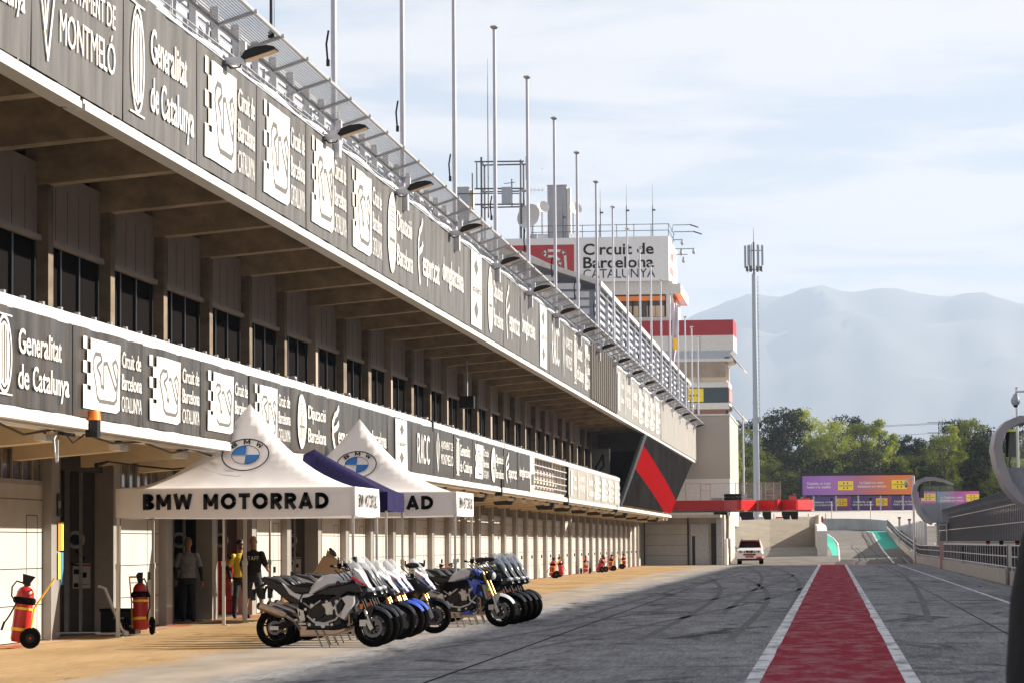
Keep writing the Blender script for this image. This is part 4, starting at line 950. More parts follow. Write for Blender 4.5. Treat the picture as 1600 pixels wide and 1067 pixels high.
# things leaning on the pit wall in the barrier gap
for k,(x,y,c) in enumerate([(7.7,106,'red'),(7.75,118,'galv'),(7.7,128,'red'),(7.75,141,'black'),(7.7,152,'red')]):
    o=empty('wall_panel_post',(x,y,0),0,f'{ {"red":"red","galv":"grey","black":"dark"}[c]} upright gear standing by the pit wall, {ordinal(k)} from the near end','equipment'); MB().box(-.08,-.15,0,.08,.15,1.5).build('body',M[c],o); MB().box(-.1,-.1,1.5,.1,.1,1.6).cyl((-.1,0,.5),(-.4,.1,.0),.03).build('handle',M['black'],o)
# curved gantries
def gantry(y,lb,x0=5.85,full=True):
    o=empty('gantry',(x0,y,2.4),0,lb,'gantry','curved gantries over the pit wall')
    outer=[];inner=[]
    A=[(1.35,.35),(.85,.62),(.42,1.15),(.13,1.85),(.0,2.55),(.10,3.1),(.42,3.5),(.95,3.72),(1.6,3.70),(2.3,3.52),(2.95,3.22)]
    for k,(x,z) in enumerate(A):
        a=Vector(A[max(k-1,0)]);c=Vector(A[min(k+1,len(A)-1)]); d=(c-a).normalized(); t=[.2,.26,.3,.32,.32,.32,.30,.26,.2,.13,.05][k]
        q=Vector((d.y,-d.x))*t; outer.append((x,z)); inner.append((x+q.x,z+q.y))
    b=MB(); n=len(A)
    for (x,z),(x2,z2) in zip(outer,inner): b.v+=[(x,-1.6,z),(x,1.6,z),(x2,1.6,z2),(x2,-1.6,z2)]
    for k in range(n-1):
        for i in range(4): b.f.append((4*k+i,4*k+(i+1)%4,4*k+4+(i+1)%4,4*k+4+i))
    b.f+=[(0,1,2,3),(4*n-4,4*n-3,4*n-2,4*n-1)]
    b.build('arch',mat('arch_grey',(.36,.35,.38),.55,var=.15,scale=1.),o,True)
    MB().add([(1.1,-1.3,.5),(3.1,-1.3,.5),(3.1,-1.3,1.85),(.45,-1.3,1.85),(1.1,1.3,.5),(3.1,1.3,.5),(3.1,1.3,1.85),(.45,1.3,1.85)],[(0,1,2,3),(7,6,5,4),(0,4,5,1),(1,5,6,2),(2,6,7,3),(3,7,4,0)]).build('base_tub',mat('tub_grey',(.30,.31,.36),.6,var=.1),o)
    MB().box(1.95,-1.34,.5,2.05,-1.3,1.85).cyl((2.4,-1.2,-2.2),(2.4,-1.2,.6),.07).cyl((1.8,-.8,-2.3),(1.8,-.8,.5),.07).cyl((1.8,.8,-2.3),(1.8,.8,.5),.07).build('support',M['galv'],o)
    MB().box(1.6,-1.2,.30,2.5,1.2,.4).build('platform',M['galv'],o)
    MB().quad((.5,-1.35,1.9),(3.0,-1.35,1.9),(2.9,-1.35,3.1),(.6,-1.35,3.1)).build('windscreen',screen_mat('gantry_glass',(.45,.52,.5),.05,.22) if 'gantry_glass' not in MATS else MATS['gantry_glass'],o)
    MB().box(.50,-1.0,2.25,.85,-.6,3.15).tube([(.65,-.8,2.25),(.6,-.8,2.0),(.7,-.8,1.7)],.03).build('screen_box',M['black'],o)
    return o
g1=gantry(112,'large curved grey gantry with glass, cut by the right edge'); g2=gantry(215,'smaller looking curved grey gantry with glass, farther along the pit wall',5.6)
def dome(loc,lb,pole):
    o=empty('dome_camera',loc,0,lb,'camera'); MB().ell((0,0,0),(.17,.17,.2),12,8).cyl((0,0,.1),(0,0,.26),.14,.06,10).build('dome',M['bluegrey'],o,True); MB().ell((0,0,-.13),(.1,.1,.12),10,6).build('lens',M['black'],o,True)
    b=MB().tube([(0,0,.25),(.02,0,.34),(pole,0,.36)],.04,6); b.cyl((pole,0,.6),(pole,0,-loc[2]),.09,n=8); b.build('arm',M['galv_l'],o)
dome((6.8,112.5,6.75),'grey dome camera on an arm at the right edge, above the large gantry',.9)
dome((5.5,226,5.85),'grey dome camera on a pole beside the orange end of the billboard',.55)
# lane-side gate frames
for k,(x,y,h) in enumerate([(5.75,262,2.6),(6.3,250,2.7),(7.3,250,2.5)]):
    o=empty('gate_post',(x,y,gz(y)-.1),0,['grey steel gate post left of the small gantry','thick grey gate post at the middle left of the small gantry','grey gate post closest to the small gantry'][k],'post','gate posts by the far barrier'); MB().box(-.09,-.09,0,.09,.09,h).build('post',M['galv'],o); MB().box(-.14,-.14,h,.14,.14,h+.12).build('cap',M['black'],o)
o=empty('service_fence',(7.2,238,0),0,'pale panel fence on the pit wall beyond the small gantry','fence'); MB().box(0,0,0,.15,90,3.2).build('panel',mat('pale_panel',(.50,.50,.52),.6,var=.2,scale=.7),o)
b=MB(); 
for k in range(20): b.box(-.05,k*4.5,0,0,k*4.5+.12,3.3)
b.build('post_row',M['galv'],o)
# ================================================================ mobile mast
ms=empty('phone_mast',(-8.9,360,gz(360)),0,'tall grey tubular phone mast with a crown of antennas, behind the trees edge','mast')
z0=gz(360); MB().cyl((0,0,0),(0,0,29.6),.40,.27,16).build('pole',mat('mast_grey',(.33,.38,.44),.4,metal=.2),ms,True)
b=MB().box(.34,-.25,1,.37,-.2,29.3).box(.46,-.25,1,.49,-.2,29.3)
z=1.
while z<29: b.box(.34,-.24,z,.49,-.21,z+.05); z+=.5
b.build('ladder',M['black'],ms)
MB().cyl((0,0,12),(0,0,12.2),.45,n=16).cyl((0,0,14.2),(0,0,14.3),.42,n=16).cyl((0,0,10.9),(0,0,11.),.6,n=16).box(.3,-.3,11.9,.6,.1,12.5).build('flange',M['galv'],ms)
b=MB().cyl((0,0,29.5),(0,0,33.4),.12,n=8).cyl((0,0,33.4),(0,0,35.2),.05,.02,6)
for a in range(3):
    t=a*2*PI/3+.3; 
    for z in(30.1,32.4): b.cyl((0,0,z),(1.0*math.cos(t),1.0*math.sin(t),z),.05,n=5)
    b.cyl((1.0*math.cos(t),1.0*math.sin(t),29.8),(1.0*math.cos(t),1.0*math.sin(t),33.1),.05,n=5)
b.build('antenna_frame',dsm,ms)
for a in range(6):
    t=a*PI/3; x,y=1.02*math.cos(t),1.02*math.sin(t)
    MB().box(x-.13,y-.1,30.6-(a%2)*.3,x+.13,y+.1,33.0).build('panel_antenna',mat('antenna_grey',(.28,.33,.40),.5),ms)
    MB().box(x*.8-.15,y*.8-.1,29.9,x*.8+.15,y*.8+.1,30.5).build('radio_unit',dsm,ms)
o=empty('lamp_post',(-8.7,300,gz(300)),0,'thin pale post standing left of the phone mast','post'); MB().cyl((0,0,0),(0,0,12.2),.10,.08,8).build('pole',M['galv_l'],o); MB().box(-.25,-.1,3.0,.25,.1,4.2).build('box',M['bluegrey'],o)
# small camera poles by the gravel
for k,(x,y) in enumerate([(-.05,326),(4.1,326)]):
    o=empty('camera_pole',(x,y,gz(y)),0,['thin pole at the left of the pale far wall','thin pole in front of the middle of the purple boards'][k],'post'); MB().cyl((0,0,0),(0,0,3.2),.05,n=6).build('pole',M['galv'],o); MB().box(-.12,-.1,3.0,.14,.1,3.3).build('head',M['black'],o)
# ================================================================ billboards
def gradm(name,cols):
    m=mat(name,(.5,.5,.5),.5); nt=m.node_tree;N=nt.nodes;L=nt.links
    tc=N.new('ShaderNodeTexCoord'); sp=N.new('ShaderNodeSeparateXYZ'); L.new(tc.outputs['Generated'],sp.inputs[0])
    r=N.new('ShaderNodeValToRGB'); L.new(sp.outputs[0],r.inputs[0]); e=r.color_ramp.elements
    e[0].position=0;e[0].color=(*cols[0],1);e[1].position=1;e[1].color=(*cols[-1],1)
    for k,c in enumerate(cols[1:-1]): q=e.new((k+1)/(len(cols)-1)); q.color=(*c,1)
    L.new(r.outputs[0],N['Principled BSDF'].inputs['Base Color']); return m
def billboard(x0,x1,z0,z1,y,lb,cols,items,frame=.35,name='billboard',post=True):
    o=empty(name,(x0,y,0),0,lb,'billboard'); W=x1-x0
    MB().box(0,.0,z0,W,.12,z1).build('panel',gradm('print_'+lb[:14],cols),o)
    if frame: MB().box(-frame,.02,z0-.1,-.0,.3,z1+frame*1.2).box(W,.02,z0-.1,W+.12,.3,z1+frame*1.2).box(0,.02,z1,W,.3,z1+frame*1.2).box(0,.02,z0-.15,W,.3,z0).build('frame',M['black'],o)
    if post:
        b=MB()
        for k in range(5): b.box(W*(k+.5)/5-.1,.13,gz(y)-.1,W*(k+.5)/5+.1,.35,z1-.1)
        b.build('post_row',M['galv'],o)
    lf=Flat()
    for it in items:
        if it[0]=='t':
            _,u,v,h,w_,s=it; lf.text(s,u,v,h,w_,.02)
        else:
            _,u,v,w_,h=it; cata_panel(lambda a,c,d,u=u,v=v:(u+a,-.012-d,v+c),o,w_,h)
    if lf.v: lf.map(lambda u,v:(u,-.012,v)).build('lettering',M['print'],o,recalc=False)
    return o
pu,vi,og=(.25,.10,.42),(.33,.13,.36),(.60,.17,.06)
billboard(-4.05,11.3,8.1,10.75,420,'big billboard fading from purple to orange in a black frame',[pu,(.34,.14,.46),(.38,.13,.25),og,(.66,.2,.05)],[('t',.6,9.55,.34,3.3,'Cataluña, un lugar'),('t',.6,9.05,.34,3.3,'hecho a tu medida'),('c',4.9,8.75,2.1,1.25),('t',7.9,9.6,.34,3.3,'La Catalogne, votre'),('t',7.6,9.1,.34,3.9,'destination sur mesure'),('c',12.3,8.85,2.1,1.25)])
yb=424
dk1,dk2=(.05,.06,.16),(.20,.06,.18)
for k,(x0,x1,c,t1,t2,px) in enumerate([(-2.9,2.65,[(.10,.10,.35),dk1,dk2,(.30,.07,.2)],'Catalunya, un lloc','fet a la teva mida',3.4),(2.7,8.3,[dk1,(.07,.07,.2),dk2,(.28,.07,.22)],'Catalonia, your','tailor-made destination',3.4),(8.35,12.6,[dk1,(.10,.06,.22),(.25,.07,.25)],'Cataluña, un lugar','hecho a tu medida',None)]):
    it=[('t',.25,7.05,.28,2.7,t1),('t',.15,6.65,.28,2.9,t2)]
    if px: it.append(('c',px,6.6,1.6,1.05))
    billboard(x0,x1,5.75,7.95,yb,['dark blue to purple board under the left part of the big billboard','dark blue to purple board reading tailor-made destination under the big billboard','dark blue to purple board under the right end of the big billboard'][k],c,it,0,post=False)
for k,(x0,x1,c,px) in enumerate([(11.2,13.9,[(.28,.10,.32),(.50,.12,.38)],.6),(14,19.6,[(.10,.25,.35),(.40,.10,.34),(.62,.12,.36)],3.9)]):
    it=[('c',px,7.0 if k==0 else 6.9,2.0 if k==0 else 1.7,.95)]
    if k: it+=[('t',.5,7.3,.3,2.9,'La Catalogne, votre'),('t',.4,6.9,.3,3.1,'destination sur mesure')]
    billboard(x0,x1,5.9,8.25,408,['magenta board seen through the small gantry','blue to pink board right of the small gantry'][k],c,it,0,post=True)
o=empty('red_white_fence',(-9,300,gz(300)),0,'low red and white fence panels seen under the red balcony','fence')
for k in range(5): MB().box(k*1.7,0,1.3,k*1.7+1.3,.1,1.9).build('panel',[M['red'],M['print']][k%2],o)
b=MB()
for k in range(6): b.box(k*1.7-.2,0,0,k*1.7-.12,.08,2.2)
b.build('post_row',M['galv'],o)
# pylon and wires, far
py=empty('pylon',(32.4,900,gz(900)),0,'small electricity pylon on the horizon behind the trees','pylon')
H_=27.2; b=MB()
for sx in(-1,1):
    for sy in(-1,1): b.cyl((sx*1.8,sy*1.8,0),(sx*.5,sy*.5,H_),.14,n=4)
for k in range(9):
    z=k*3; s=1.8-1.3*z/H_; s2=1.8-1.3*(z+3)/H_; b.cyl((-s,-s,z),(s2,-s2,z+3),.09,n=4).cyl((s,-s,z),(-s2,-s2,z+3),.09,n=4)
b.build('tower',dsm,py)
for z in(H_-.6,H_-3.6): MB().cyl((-4,0,z),(4,0,z),.18,n=4).build('cross_arm',dsm,py)
b=MB()
for z,dx in((H_-.8,-4),(H_-3.8,-4),(H_-.8,4)): b.tube([(dx-k*11,-k*1.,z-.9*math.sin(PI*k/12)*2) for k in range(13)],.07,4)
b.build('wire',dsm,py)
# ================================================================ tents
TW=fabric_mat('tent_white',(.82,.80,.81),.26,.14,5); TB=fabric_mat('tent_blue',(.008,.005,.05),.02,.3,9)
alu=mat('tent_leg_metal',(.50,.48,.45),.4,metal=.5)
def tent(x0,x1,y0,y1,zt,zb,zp,m,lb,pr=None,pw_=2.1):
    cx_,cy_=(x0+x1)/2,(y0+y1)/2; o=empty('canopy_tent',(cx_,cy_,0),0,lb,'tent'); a,b_=(x1-x0)/2,(y1-y0)/2
    Z=lambda t: zt+(zp-zt)*(1-t)**pw_
    n=28; b=MB()
    def wr(u,v): return .006*noise.noise((u*7,v*7,cx_))+.022*noise.noise((math.atan2(v,u)*11,max(abs(u),abs(v))*2,5))
    for j in range(n+1):
        for i in range(n+1):
            u=-1+2*i/n;v=-1+2*j/n;t=max(abs(u),abs(v)); k=1-.035*(1-abs(abs(u)-abs(v)))*math.sin(PI*t)*0
            sag=.05*math.sin(PI*min(1,t*1.0))*(1-min(abs(u),abs(v))/max(t,1e-6))
            b.v.append((u*a,v*b_,Z(t)-sag+(wr(u,v) if t<.98 else 0)))
    b.f=[(j*(n+1)+i,j*(n+1)+i+1,(j+1)*(n+1)+i+1,(j+1)*(n+1)+i) for j in range(n) for i in range(n)]
    b.build('roof',m,o,True,angle=60)
    b=MB(); per=[]
    N_=20
    for (p,q) in (((-a,-b_),(a,-b_)),((a,-b_),(a,b_)),((a,b_),(-a,b_)),((-a,b_),(-a,-b_))):
        for k in range(N_): per.append((lerp(p[0],q[0],k/N_),lerp(p[1],q[1],k/N_),k/N_))
    def vo(x,y,z): return .012*math.sin((x+y)*7+cx_)*(zt-z)/(zt-zb)+.008*noise.noise((x*3,y*3,z*3))
    for z in (zt,lerp(zt,zb,.5),zb):
        for x,y,t in per:
            s=1.006; e=vo(x,y,z); dz=-.02*math.sin(PI*t) if z==zb else 0
            b.v.append((x*s+(e if abs(x)>a-.01 else 0),y*s+(e if abs(y)>b_-.01 else 0),z+dz))
    L_=len(per); b.f=[(j*L_+i,j*L_+(i+1)%L_,(j+1)*L_+(i+1)%L_,(j+1)*L_+i) for j in range(2) for i in range(L_)]
    b.build('valance',m,o,True,angle=60)
    for sx in(-1,1):
        for sy in(-1,1): MB().box(sx*(a-.03)-.03,sy*(b_-.03)-.03,0,sx*(a-.03)+.03,sy*(b_-.03)+.03,1.25).box(sx*(a-.03)-.022,sy*(b_-.03)-.022,1.25,sx*(a-.03)+.022,sy*(b_-.03)+.022,zt).box(sx*(a-.05)-.07,sy*(b_-.05)-.07,0,sx*(a-.05)+.07,sy*(b_-.05)+.07,.015).box(sx*(a-.03)-.04,sy*(b_-.03)-.04,1.2,sx*(a-.03)+.04,sy*(b_-.03)+.04,1.3).build('leg',alu,o)
    f=MB()
    for sy in(-1,1): f.cyl((-a,sy*(b_-.04),zb+.15),(0,sy*(b_-.04),zt-.05),.014,n=5).cyl((0,sy*(b_-.04),zb+.15),(a,sy*(b_-.04),zt-.05),.014,n=5)
    for sx in(-1,1): f.cyl((sx*(a-.04),-b_,zb+.15),(sx*(a-.04),b_,zt-.05),.014,n=5).cyl((sx*(a-.04),-b_,zt-.05),(sx*(a-.04),b_,zb+.15),.014,n=5)
    f.cyl((0,0,zt-.3),(0,0,zp-.12),.02,n=6)
    f.build('truss',alu,o)
    if pr:
        tx=Flat().block(pr,-a*.77,zb+.13,.285,a*1.56,.265)
        tx.map(lambda u,v:(u,-b_*1.006-.034,v)).build('lettering',M['black'],o,recalc=False)
        tx=Flat().block(pr,-b_*.78,zb+.15,.25,b_*1.56,.20)
        tx.map(lambda u,v:(a*1.006+.022,u,v)).build('side_lettering',M['black'],o,recalc=False)
        def surf(u,z,d=.0):   # front slope point of given x and height
            lo,hi=max(.02,abs(u)/a),1.
            for _ in range(30):
                t=(lo+hi)/2; h_=Z(t)-.05*math.sin(PI*t)*(1-min(abs(u)/a,t)/t)
                if h_>z: lo=t
                else: hi=t
            return (u,-t*b_-.022-d,z+.012)
        c=(.02,zt+.60); rx,ry=.44,.30
        blk_=Flat().ring(c,rx,ry,.022).ring(c,rx*.59,ry*.59,.012)
        rd=blk_.map(lambda u,v:surf(u,v,.012)).build('roundel_ring',M['black'],o,recalc=False)
        q=Flat().disc(c,rx*.57,ry*.57,12,PI/2,PI).disc(c,rx*.57,ry*.57,12,-PI/2,0)
        q.map(lambda u,v:surf(u,v,.008)).build('blue_quarter',mat('roundel_blue',(.01,.13,.42),.6),rd,recalc=False)
        lt=Flat()
        for ch,an in (('B',132),('M',90),('W',48)):
            _f=Flat().block(ch,0,0,1,1,.22); vs,fs,tw_=[(p[0],p[1]*CAP) for p in _f.v],_f.f,1.; an_=R(an); px,py=c[0]+rx*.79*math.cos(an_),c[1]+ry*.79*math.sin(an_); k_=.085/CAP; kx=.12/tw_; ro=(an_-PI/2)*.8; n0=len(lt.v)
            for vx_,vy_ in vs:
                X_,Y_=(vx_-tw_/2)*kx*1.0,(vy_-CAP/2)*k_; lt.v.append((px+X_*math.cos(ro)-Y_*math.sin(ro),py+X_*math.sin(ro)+Y_*math.cos(ro)))
            lt.f+=[tuple(i+n0 for i in f_) for f_ in fs]
        lt.map(lambda u,v:surf(u,v,.012)).build('lettering',M['black'],rd,recalc=False)
        # blue line print on the sunny slope
        MB().box(a*.55,-.5,0,a*.56,.5,.001)
    return o
tent(-12.74,-8.43,52.85,55.7,2.645,2.13,4.21,TW,'nearest white pop-up tent with BMW MOTORRAD lettering and roundel','BMW MOTORRAD')
tent(-12.35,-8.95,60.35,62.7,2.68,2.30,3.6,TB,'small dark blue tent between the two white tents',None,1.15)
tent(-12.45,-7.88,63,66,2.72,2.22,4.34,TW,'farther white pop-up tent with its lettering half hidden by the blue tent','BMW MOTORRAD')
# ================================================================ wheeled extinguishers
def extinguisher(loc,rz,lb,red='red',frame='yellow',label_=False,big=1.,lean=-.09):
    o=empty('wheeled_extinguisher',loc,rz,lb,'extinguisher','wheeled fire extinguishers along the garages')
    A=Matrix.Translation((0,0,.16))@Matrix.Rotation(-lean*1.4,4,'Y')@Matrix.Scale(big,4)
    body=MB().lathe([(.01,-.06),(.12,-.06),(.145,-.02),(.145,.66),(.135,.74),(.10,.80),(.05,.83),(.01,.83)],n=20).xf(A).build('cylinder',M[red],o,True)
    hr=MB().lathe([(.15,.55),(.175,.57),(.185,.60),(.175,.65),(.15,.66)],n=20).xf(A).build('hose_coil',M['rubber'],body,True)
    MB().cyl((0,0,.80),(0,0,.86),.04).add([(-.06,-.04,.86),(.04,-.04,.86),(.04,.04,.86),(-.06,.04,.86),(-.08,-.05,1.03),(.13,-.05,1.0),(.13,.05,1.0),(-.08,.05,1.03)],[(3,2,1,0),(4,5,6,7),(0,1,5,4),(1,2,6,5),(2,3,7,6),(3,0,4,7)]).xf(A).build('valve',M['black'],o)
    MB().tube([(-.03,-.03,.88),(-.16,-.05,.90),(-.22,-.08,.80),(-.21,-.1,.66),(-.12,-.16,.55),(-.20,-.14,.35),(-.27,-.08,.22)],.014,6).tube([(-.27,-.08,.24),(-.30,-.06,.10)],.02,6).xf(A).build('hose',M['black'],o)
    f=MB()
    for sy in(-1,1): f.tube([(.15,sy*.14,-.02),(.17,sy*.14,.50),(.42,sy*.12,1.0)],.016,6)
    f.cyl((.42,-.12,1.0),(.42,.12,1.0),.018,n=6).cyl((.36,-.12,.88),(.36,.12,.88),.01,n=5)
    f.lathe([(.147,.12),(.156,.12),(.156,.17),(.147,.17)],n=20,closed=True).lathe([(.147,.46),(.156,.46),(.156,.50),(.147,.50)],n=20,closed=True)
    f.xf(A).build('frame',M[frame],o)
    for sy in(-1,1):
        w_=MB().lathe([(.07,-.03),(.15,-.03),(.165,-.015),(.165,.015),(.15,.03),(.07,.03)],(.17,sy*.24,.165),'y',24,True).build('wheel',M['rubber'],o,True)
        MB().cyl((.17,sy*.24-.025,.165),(.17,sy*.24+.025,.165),.08,n=14).build('wheel_disc',M['black'],w_); MB().cyl((.17,sy*.24-.035,.165),(.17,sy*.24+.035,.165),.02,n=8).build('hub',M['red'],w_)
    MB().cyl((.17,-.24,.165),(.17,.24,.165),.014,n=6).build('axle',M['galv'],o)
    if label_: MB().box(-.175,-.07,.30,-.165,.07,.5).off(0,0,.16).build('data_plate',M['print'],o)
    return o
extinguisher((-12.95,47.2,0),.25,'large red wheeled extinguisher with yellow handle at the far left, by the closed garage door')
extinguisher((-12.55,54.0,0),2.0,'red wheeled extinguisher under the first white tent beside its left rear leg',big=.95)
for k,(x,y,rz,fr,lb) in enumerate([(-13.1,140.5,.3,'yellow','yellow framed red extinguisher leaning, just right of the last motorcycle'),(-13.0,144.5,2.9,'red','plain red extinguisher right beside the yellow framed one'),(-13.1,160.5,1.9,'yellow','extinguisher with a round yellow handle and white plate, standing alone facing the lane'),(-13.0,167,.5,'red','dark red extinguisher tilted far over'),(-13.0,169.6,.6,'red','dark red extinguisher behind the tilted one'),(-13.0,176.5,.3,'yellow','extinguisher with yellow handle, second from the far end'),(-13.0,189,3.3,'yellow','farthest extinguisher before the garage row ends'),
    (-13.0,88,.4,'red','red extinguisher behind the white superbikes'),(-13.0,99.,.2,'red','red extinguisher behind the seats of the blue naked motorcycle'),(-13.0,103,2.6,'red','red extinguisher next to the handlebar of the blue naked motorcycle'),(-13.0,71.5,.4,'yellow','extinguisher with yellow handle seen above the tank of the nearest motorcycle')]):
    extinguisher((x,y,0),rz,lb,'red',fr,k==2,big=.80,lean=(-.38 if k==3 else -.09))
# paddock stands, hose reels, posters, rack, red cabinet in the garages
st=empty('paddock_stand',(-13.2,53.4,0),.3,'pair of white tubular paddock stands leaning by the open garage','stand'); b=MB()
for dy in(0,.16): b.tube([(0,dy,.9),(.12,dy,.86),(.42,dy,.12),(.5,dy,.04)],.028,7).tube([(.5,dy,.04),(-.02,dy,.04)],.022,6).cyl((.5,dy-.05,.05),(.5,dy+.05,.05),.05,n=10)
b.build('tube',M['white'],st,True)
cr_=empty('tool_case',(-13.1,54.8,0),0,'black case on the ground beside the white paddock stands','case'); MB().box(-.35,-.2,0,.3,.25,.42).build('body',M['black'],cr_); MB().box(-.37,-.22,.42,.32,.27,.47).build('lid',M['rubber'],cr_); MB().cyl((-.1,-.24,.3),(.1,-.24,.3),.015,n=5).build('handle',M['galv'],cr_)
for k,i in enumerate((0,2,3,5)):
    yf=BAY0+BAY*(i+1)-.07
    o=empty('hose_reel',(-14.25,yf,1.75),0,['black round reel on the wall of the first open garage','black round reel behind the man in grey','black round reel behind the rider in yellow','black round reel in the garage behind the motorcycle mirror'][k],'reel','wall reels in the open garages')
    MB().lathe([(.09,-.05),(.17,-.05),(.17,.0),(.09,.0)],(0,-.05,0),'y',24,True).lathe([(.13,-.11),(.16,-.11),(.16,-.06),(.13,-.06)],(0,-.05,0),'y',24,True).build('reel',M['print'],o,True); MB().cyl((0,-.16,0),(0,0,0),.10,n=16).build('drum',M['black'],o); MB().tube([(0,-.12,-.2),(.18,-.12,-.35),(.1,-.12,-.5),(-.1,-.12,-.45),(-.15,-.1,-.3)],.02,6).build('cable',M['black'],o)
    o=empty('notice_board',(-14.15,yf-.02,1.05),0,['white notice sheet in the first open garage','white notice sheet right of the man in grey','white notice sheet hidden behind the rider','white notice sheet in the garage behind the motorcycle mirror'][k],'notice','notices in the open garages')
    MB().box(-.17,-.02,-.22,.17,0,.25).build('sheet',M['print'],o); MB().box(-.15,-.026,.05,-.05,-.02,.14).box(.02,-.026,-.02,.1,-.02,.08).box(-.15,-.026,-.2,-.06,-.02,-.12).build('picture',M['black'],o); MB().box(-.18,-.025,.2,.18,-.02,.23).box(-.02,-.025,-.15,.15,-.02,-.14).build('text_line',M['red'],o)
rk=empty('storage_rack',(-15.9,55.2,0),0,'dark rack holding parts inside the first open garage','rack'); b=MB()
for z in(.05,.8,1.5,2.1): b.box(-.6,-.5,z,1.,.2,z+.05)
for x in(-.6,.95): b.box(x,-.5,0,x+.05,-.45,2.2)
b.build('frame',M['black'],rk); MB().box(.2,-.3,.86,.85,.1,1.45).box(-.4,-.3,.12,.5,.1,.7).build('box',mat('carton',(.20,.17,.14),.8),rk); MB().ell((-.1,-.2,1.75),(.28,.2,.18)).ell((.5,-.2,1.1),(.16,.18,.16)).build('helmet',M['print'],rk,True)
rc=empty('red_tool_cabinet',(-14.05,68.7,0),0,'red tool cabinet standing in the open garage beside the rider','cabinet'); MB().box(-.35,-.3,.08,.3,.3,1.25).build('body',mat('cabinet_red',(.40,.02,.02),.4),rc); MB().box(-.28,-.31,.85,-.12,-.3,1.05).build('label_plate',M['print'],rc); b=MB(); 
for z in(.35,.6,.85): b.box(-.33,-.315,z,.28,-.3,z+.012)
b.build('drawer_gap',M['black'],rc)
# flyers on the first column
o=empty('flyer',(XC+.02,51.62,1.2),0,'vertical strip of orange, yellow, green and blue flags paper on the first column','poster'); 
for k,(a,c,z0,z1,cc) in enumerate([(0,.16,.45,.95,(.75,.22,.02)),(.19,.36,.45,.95,(.75,.65,.05)),(0,.16,-.05,.42,(.55,.6,.08)),(.19,.36,-.15,.42,(.04,.2,.38))]): MB().box(0,a,z0-.1,.006,c,z1-.1).build('paper',mat(f'paper{k}',cc,.7),o)
o=empty('garage_number',(XC+.015,51.7,2.35),0,'small dark plate with lettered 01 on the first column','sign'); MB().box(0,-.12,-.2,.01,.12,.2).build('plate',M['black'],o); Flat().text('01',-.08,-.06,.13,.16).map(lambda u,v:(.012,u,v)).build('lettering',M['print'],o,recalc=False)
# white leaning box sheets behind the nearest motorcycle
o=empty('cardboard_pile',(-12.9,76.5,0),.2,'tan folded cardboard standing behind the nearest motorcycle','cardboard'); MB().add([(-.5,0,0),(.5,0,0),(.45,.1,1.2),(-.1,.1,1.35),(-.5,.05,.7)],[(0,1,2,3,4)]).add([(-.4,.2,0),(.6,.1,0),(.5,.2,1.0),(0,.2,1.5)],[(0,1,2,3)]).build('sheet',mat('card_tan',(.42,.30,.18),.9),o)
# unidentified dark shape at the right edge, given a round-topped form
o=empty('near_black_shape',(.66,8,0),0,'out of focus black round-topped shape at the right edge, very close to the camera','post')
MB().lathe([(.22,0),(.215,1.25),(.20,1.45),(.17,1.6),(.13,1.72),(.07,1.81),(.01,1.84)],n=28).build('shape_body',mat('soft_black',(.008,.008,.009),.95,bump=.3),o,True); MB().cyl((0,0,0),(0,0,.03),.28,n=20).build('base',M['black'],o)
# grandstand opposite, beyond the right of the frame: casts the lane's shade
o=empty('grandstand',(34,-60,0),0,'tall concrete grandstand with roof across the track, beyond the right of the frame','grandstand')
b=MB()
for k in range(12): b.box(k*1.2,0,0,24,280,.6+k*1.0)
b.build('terrace',M['conc'],o); MB().box(-4,0,17.6,24,280,18.1).build('roof',M['galv_l'],o); MB().box(22,0,0,24,280,17.9).build('back_wall',M['conc'],o)
b=MB()
for k in range(14): b.box(20,k*20+1,0,21,k*20+2,17.9)
b.build('column_row',M['conc'],o); MB().box(-4.2,-.2,17.2,-4,280.2,18.25).build('roof_edge',M['white'],o)
MB().box(-.2,0,0,0,280,1.6).build('front_wall',M['white'],o)
# ================================================================ motorcycles
BM=dict(silver=mat('silver_paint',(.50,.50,.53),.28,metal=.15,coat=.5),gloss=mat('gloss_black',(.005,.005,.006),.2,spec=.35,coat=.05),
 matt=mat('frame_black',(.007,.007,.008),.5,spec=.1),eng=mat('engine_dark',(.012,.011,.011),.4,metal=.4,var=.4,scale=18),alu=mat('cast_alloy',(.50,.49,.48),.35,metal=.8,var=.2,scale=20),
 ti=mat('titanium',(.42,.32,.24),.3,metal=.85,var=.2,scale=6),gold=mat('gold_fork',(.42,.25,.06),.28,metal=.8),white=mat('bike_white',(.50,.51,.54),.22,coat=.6),
 blue=mat('bike_blue',(.015,.06,.42),.22,coat=.6),red=mat('bike_red',(.55,.015,.02),.25,coat=.5),seat=mat('seat_vinyl',(.008,.008,.009),.5,bump=.2,bscale=40),
 disc=mat('disc_steel',(.14,.14,.15),.4,metal=.8),lens=mat('headlamp_glass',(.35,.38,.42),.06,spec=.9),amber=mat('amber_reflector',(.60,.14,.01),.3,emit=None),chrome=mat('chromed',(.7,.7,.7),.15,metal=1.))
SCR=screen_mat('windshield_clear',(.80,.84,.90),.10,.30); SCRD=screen_mat('windshield_smoked',(.16,.20,.27),.08,.50)
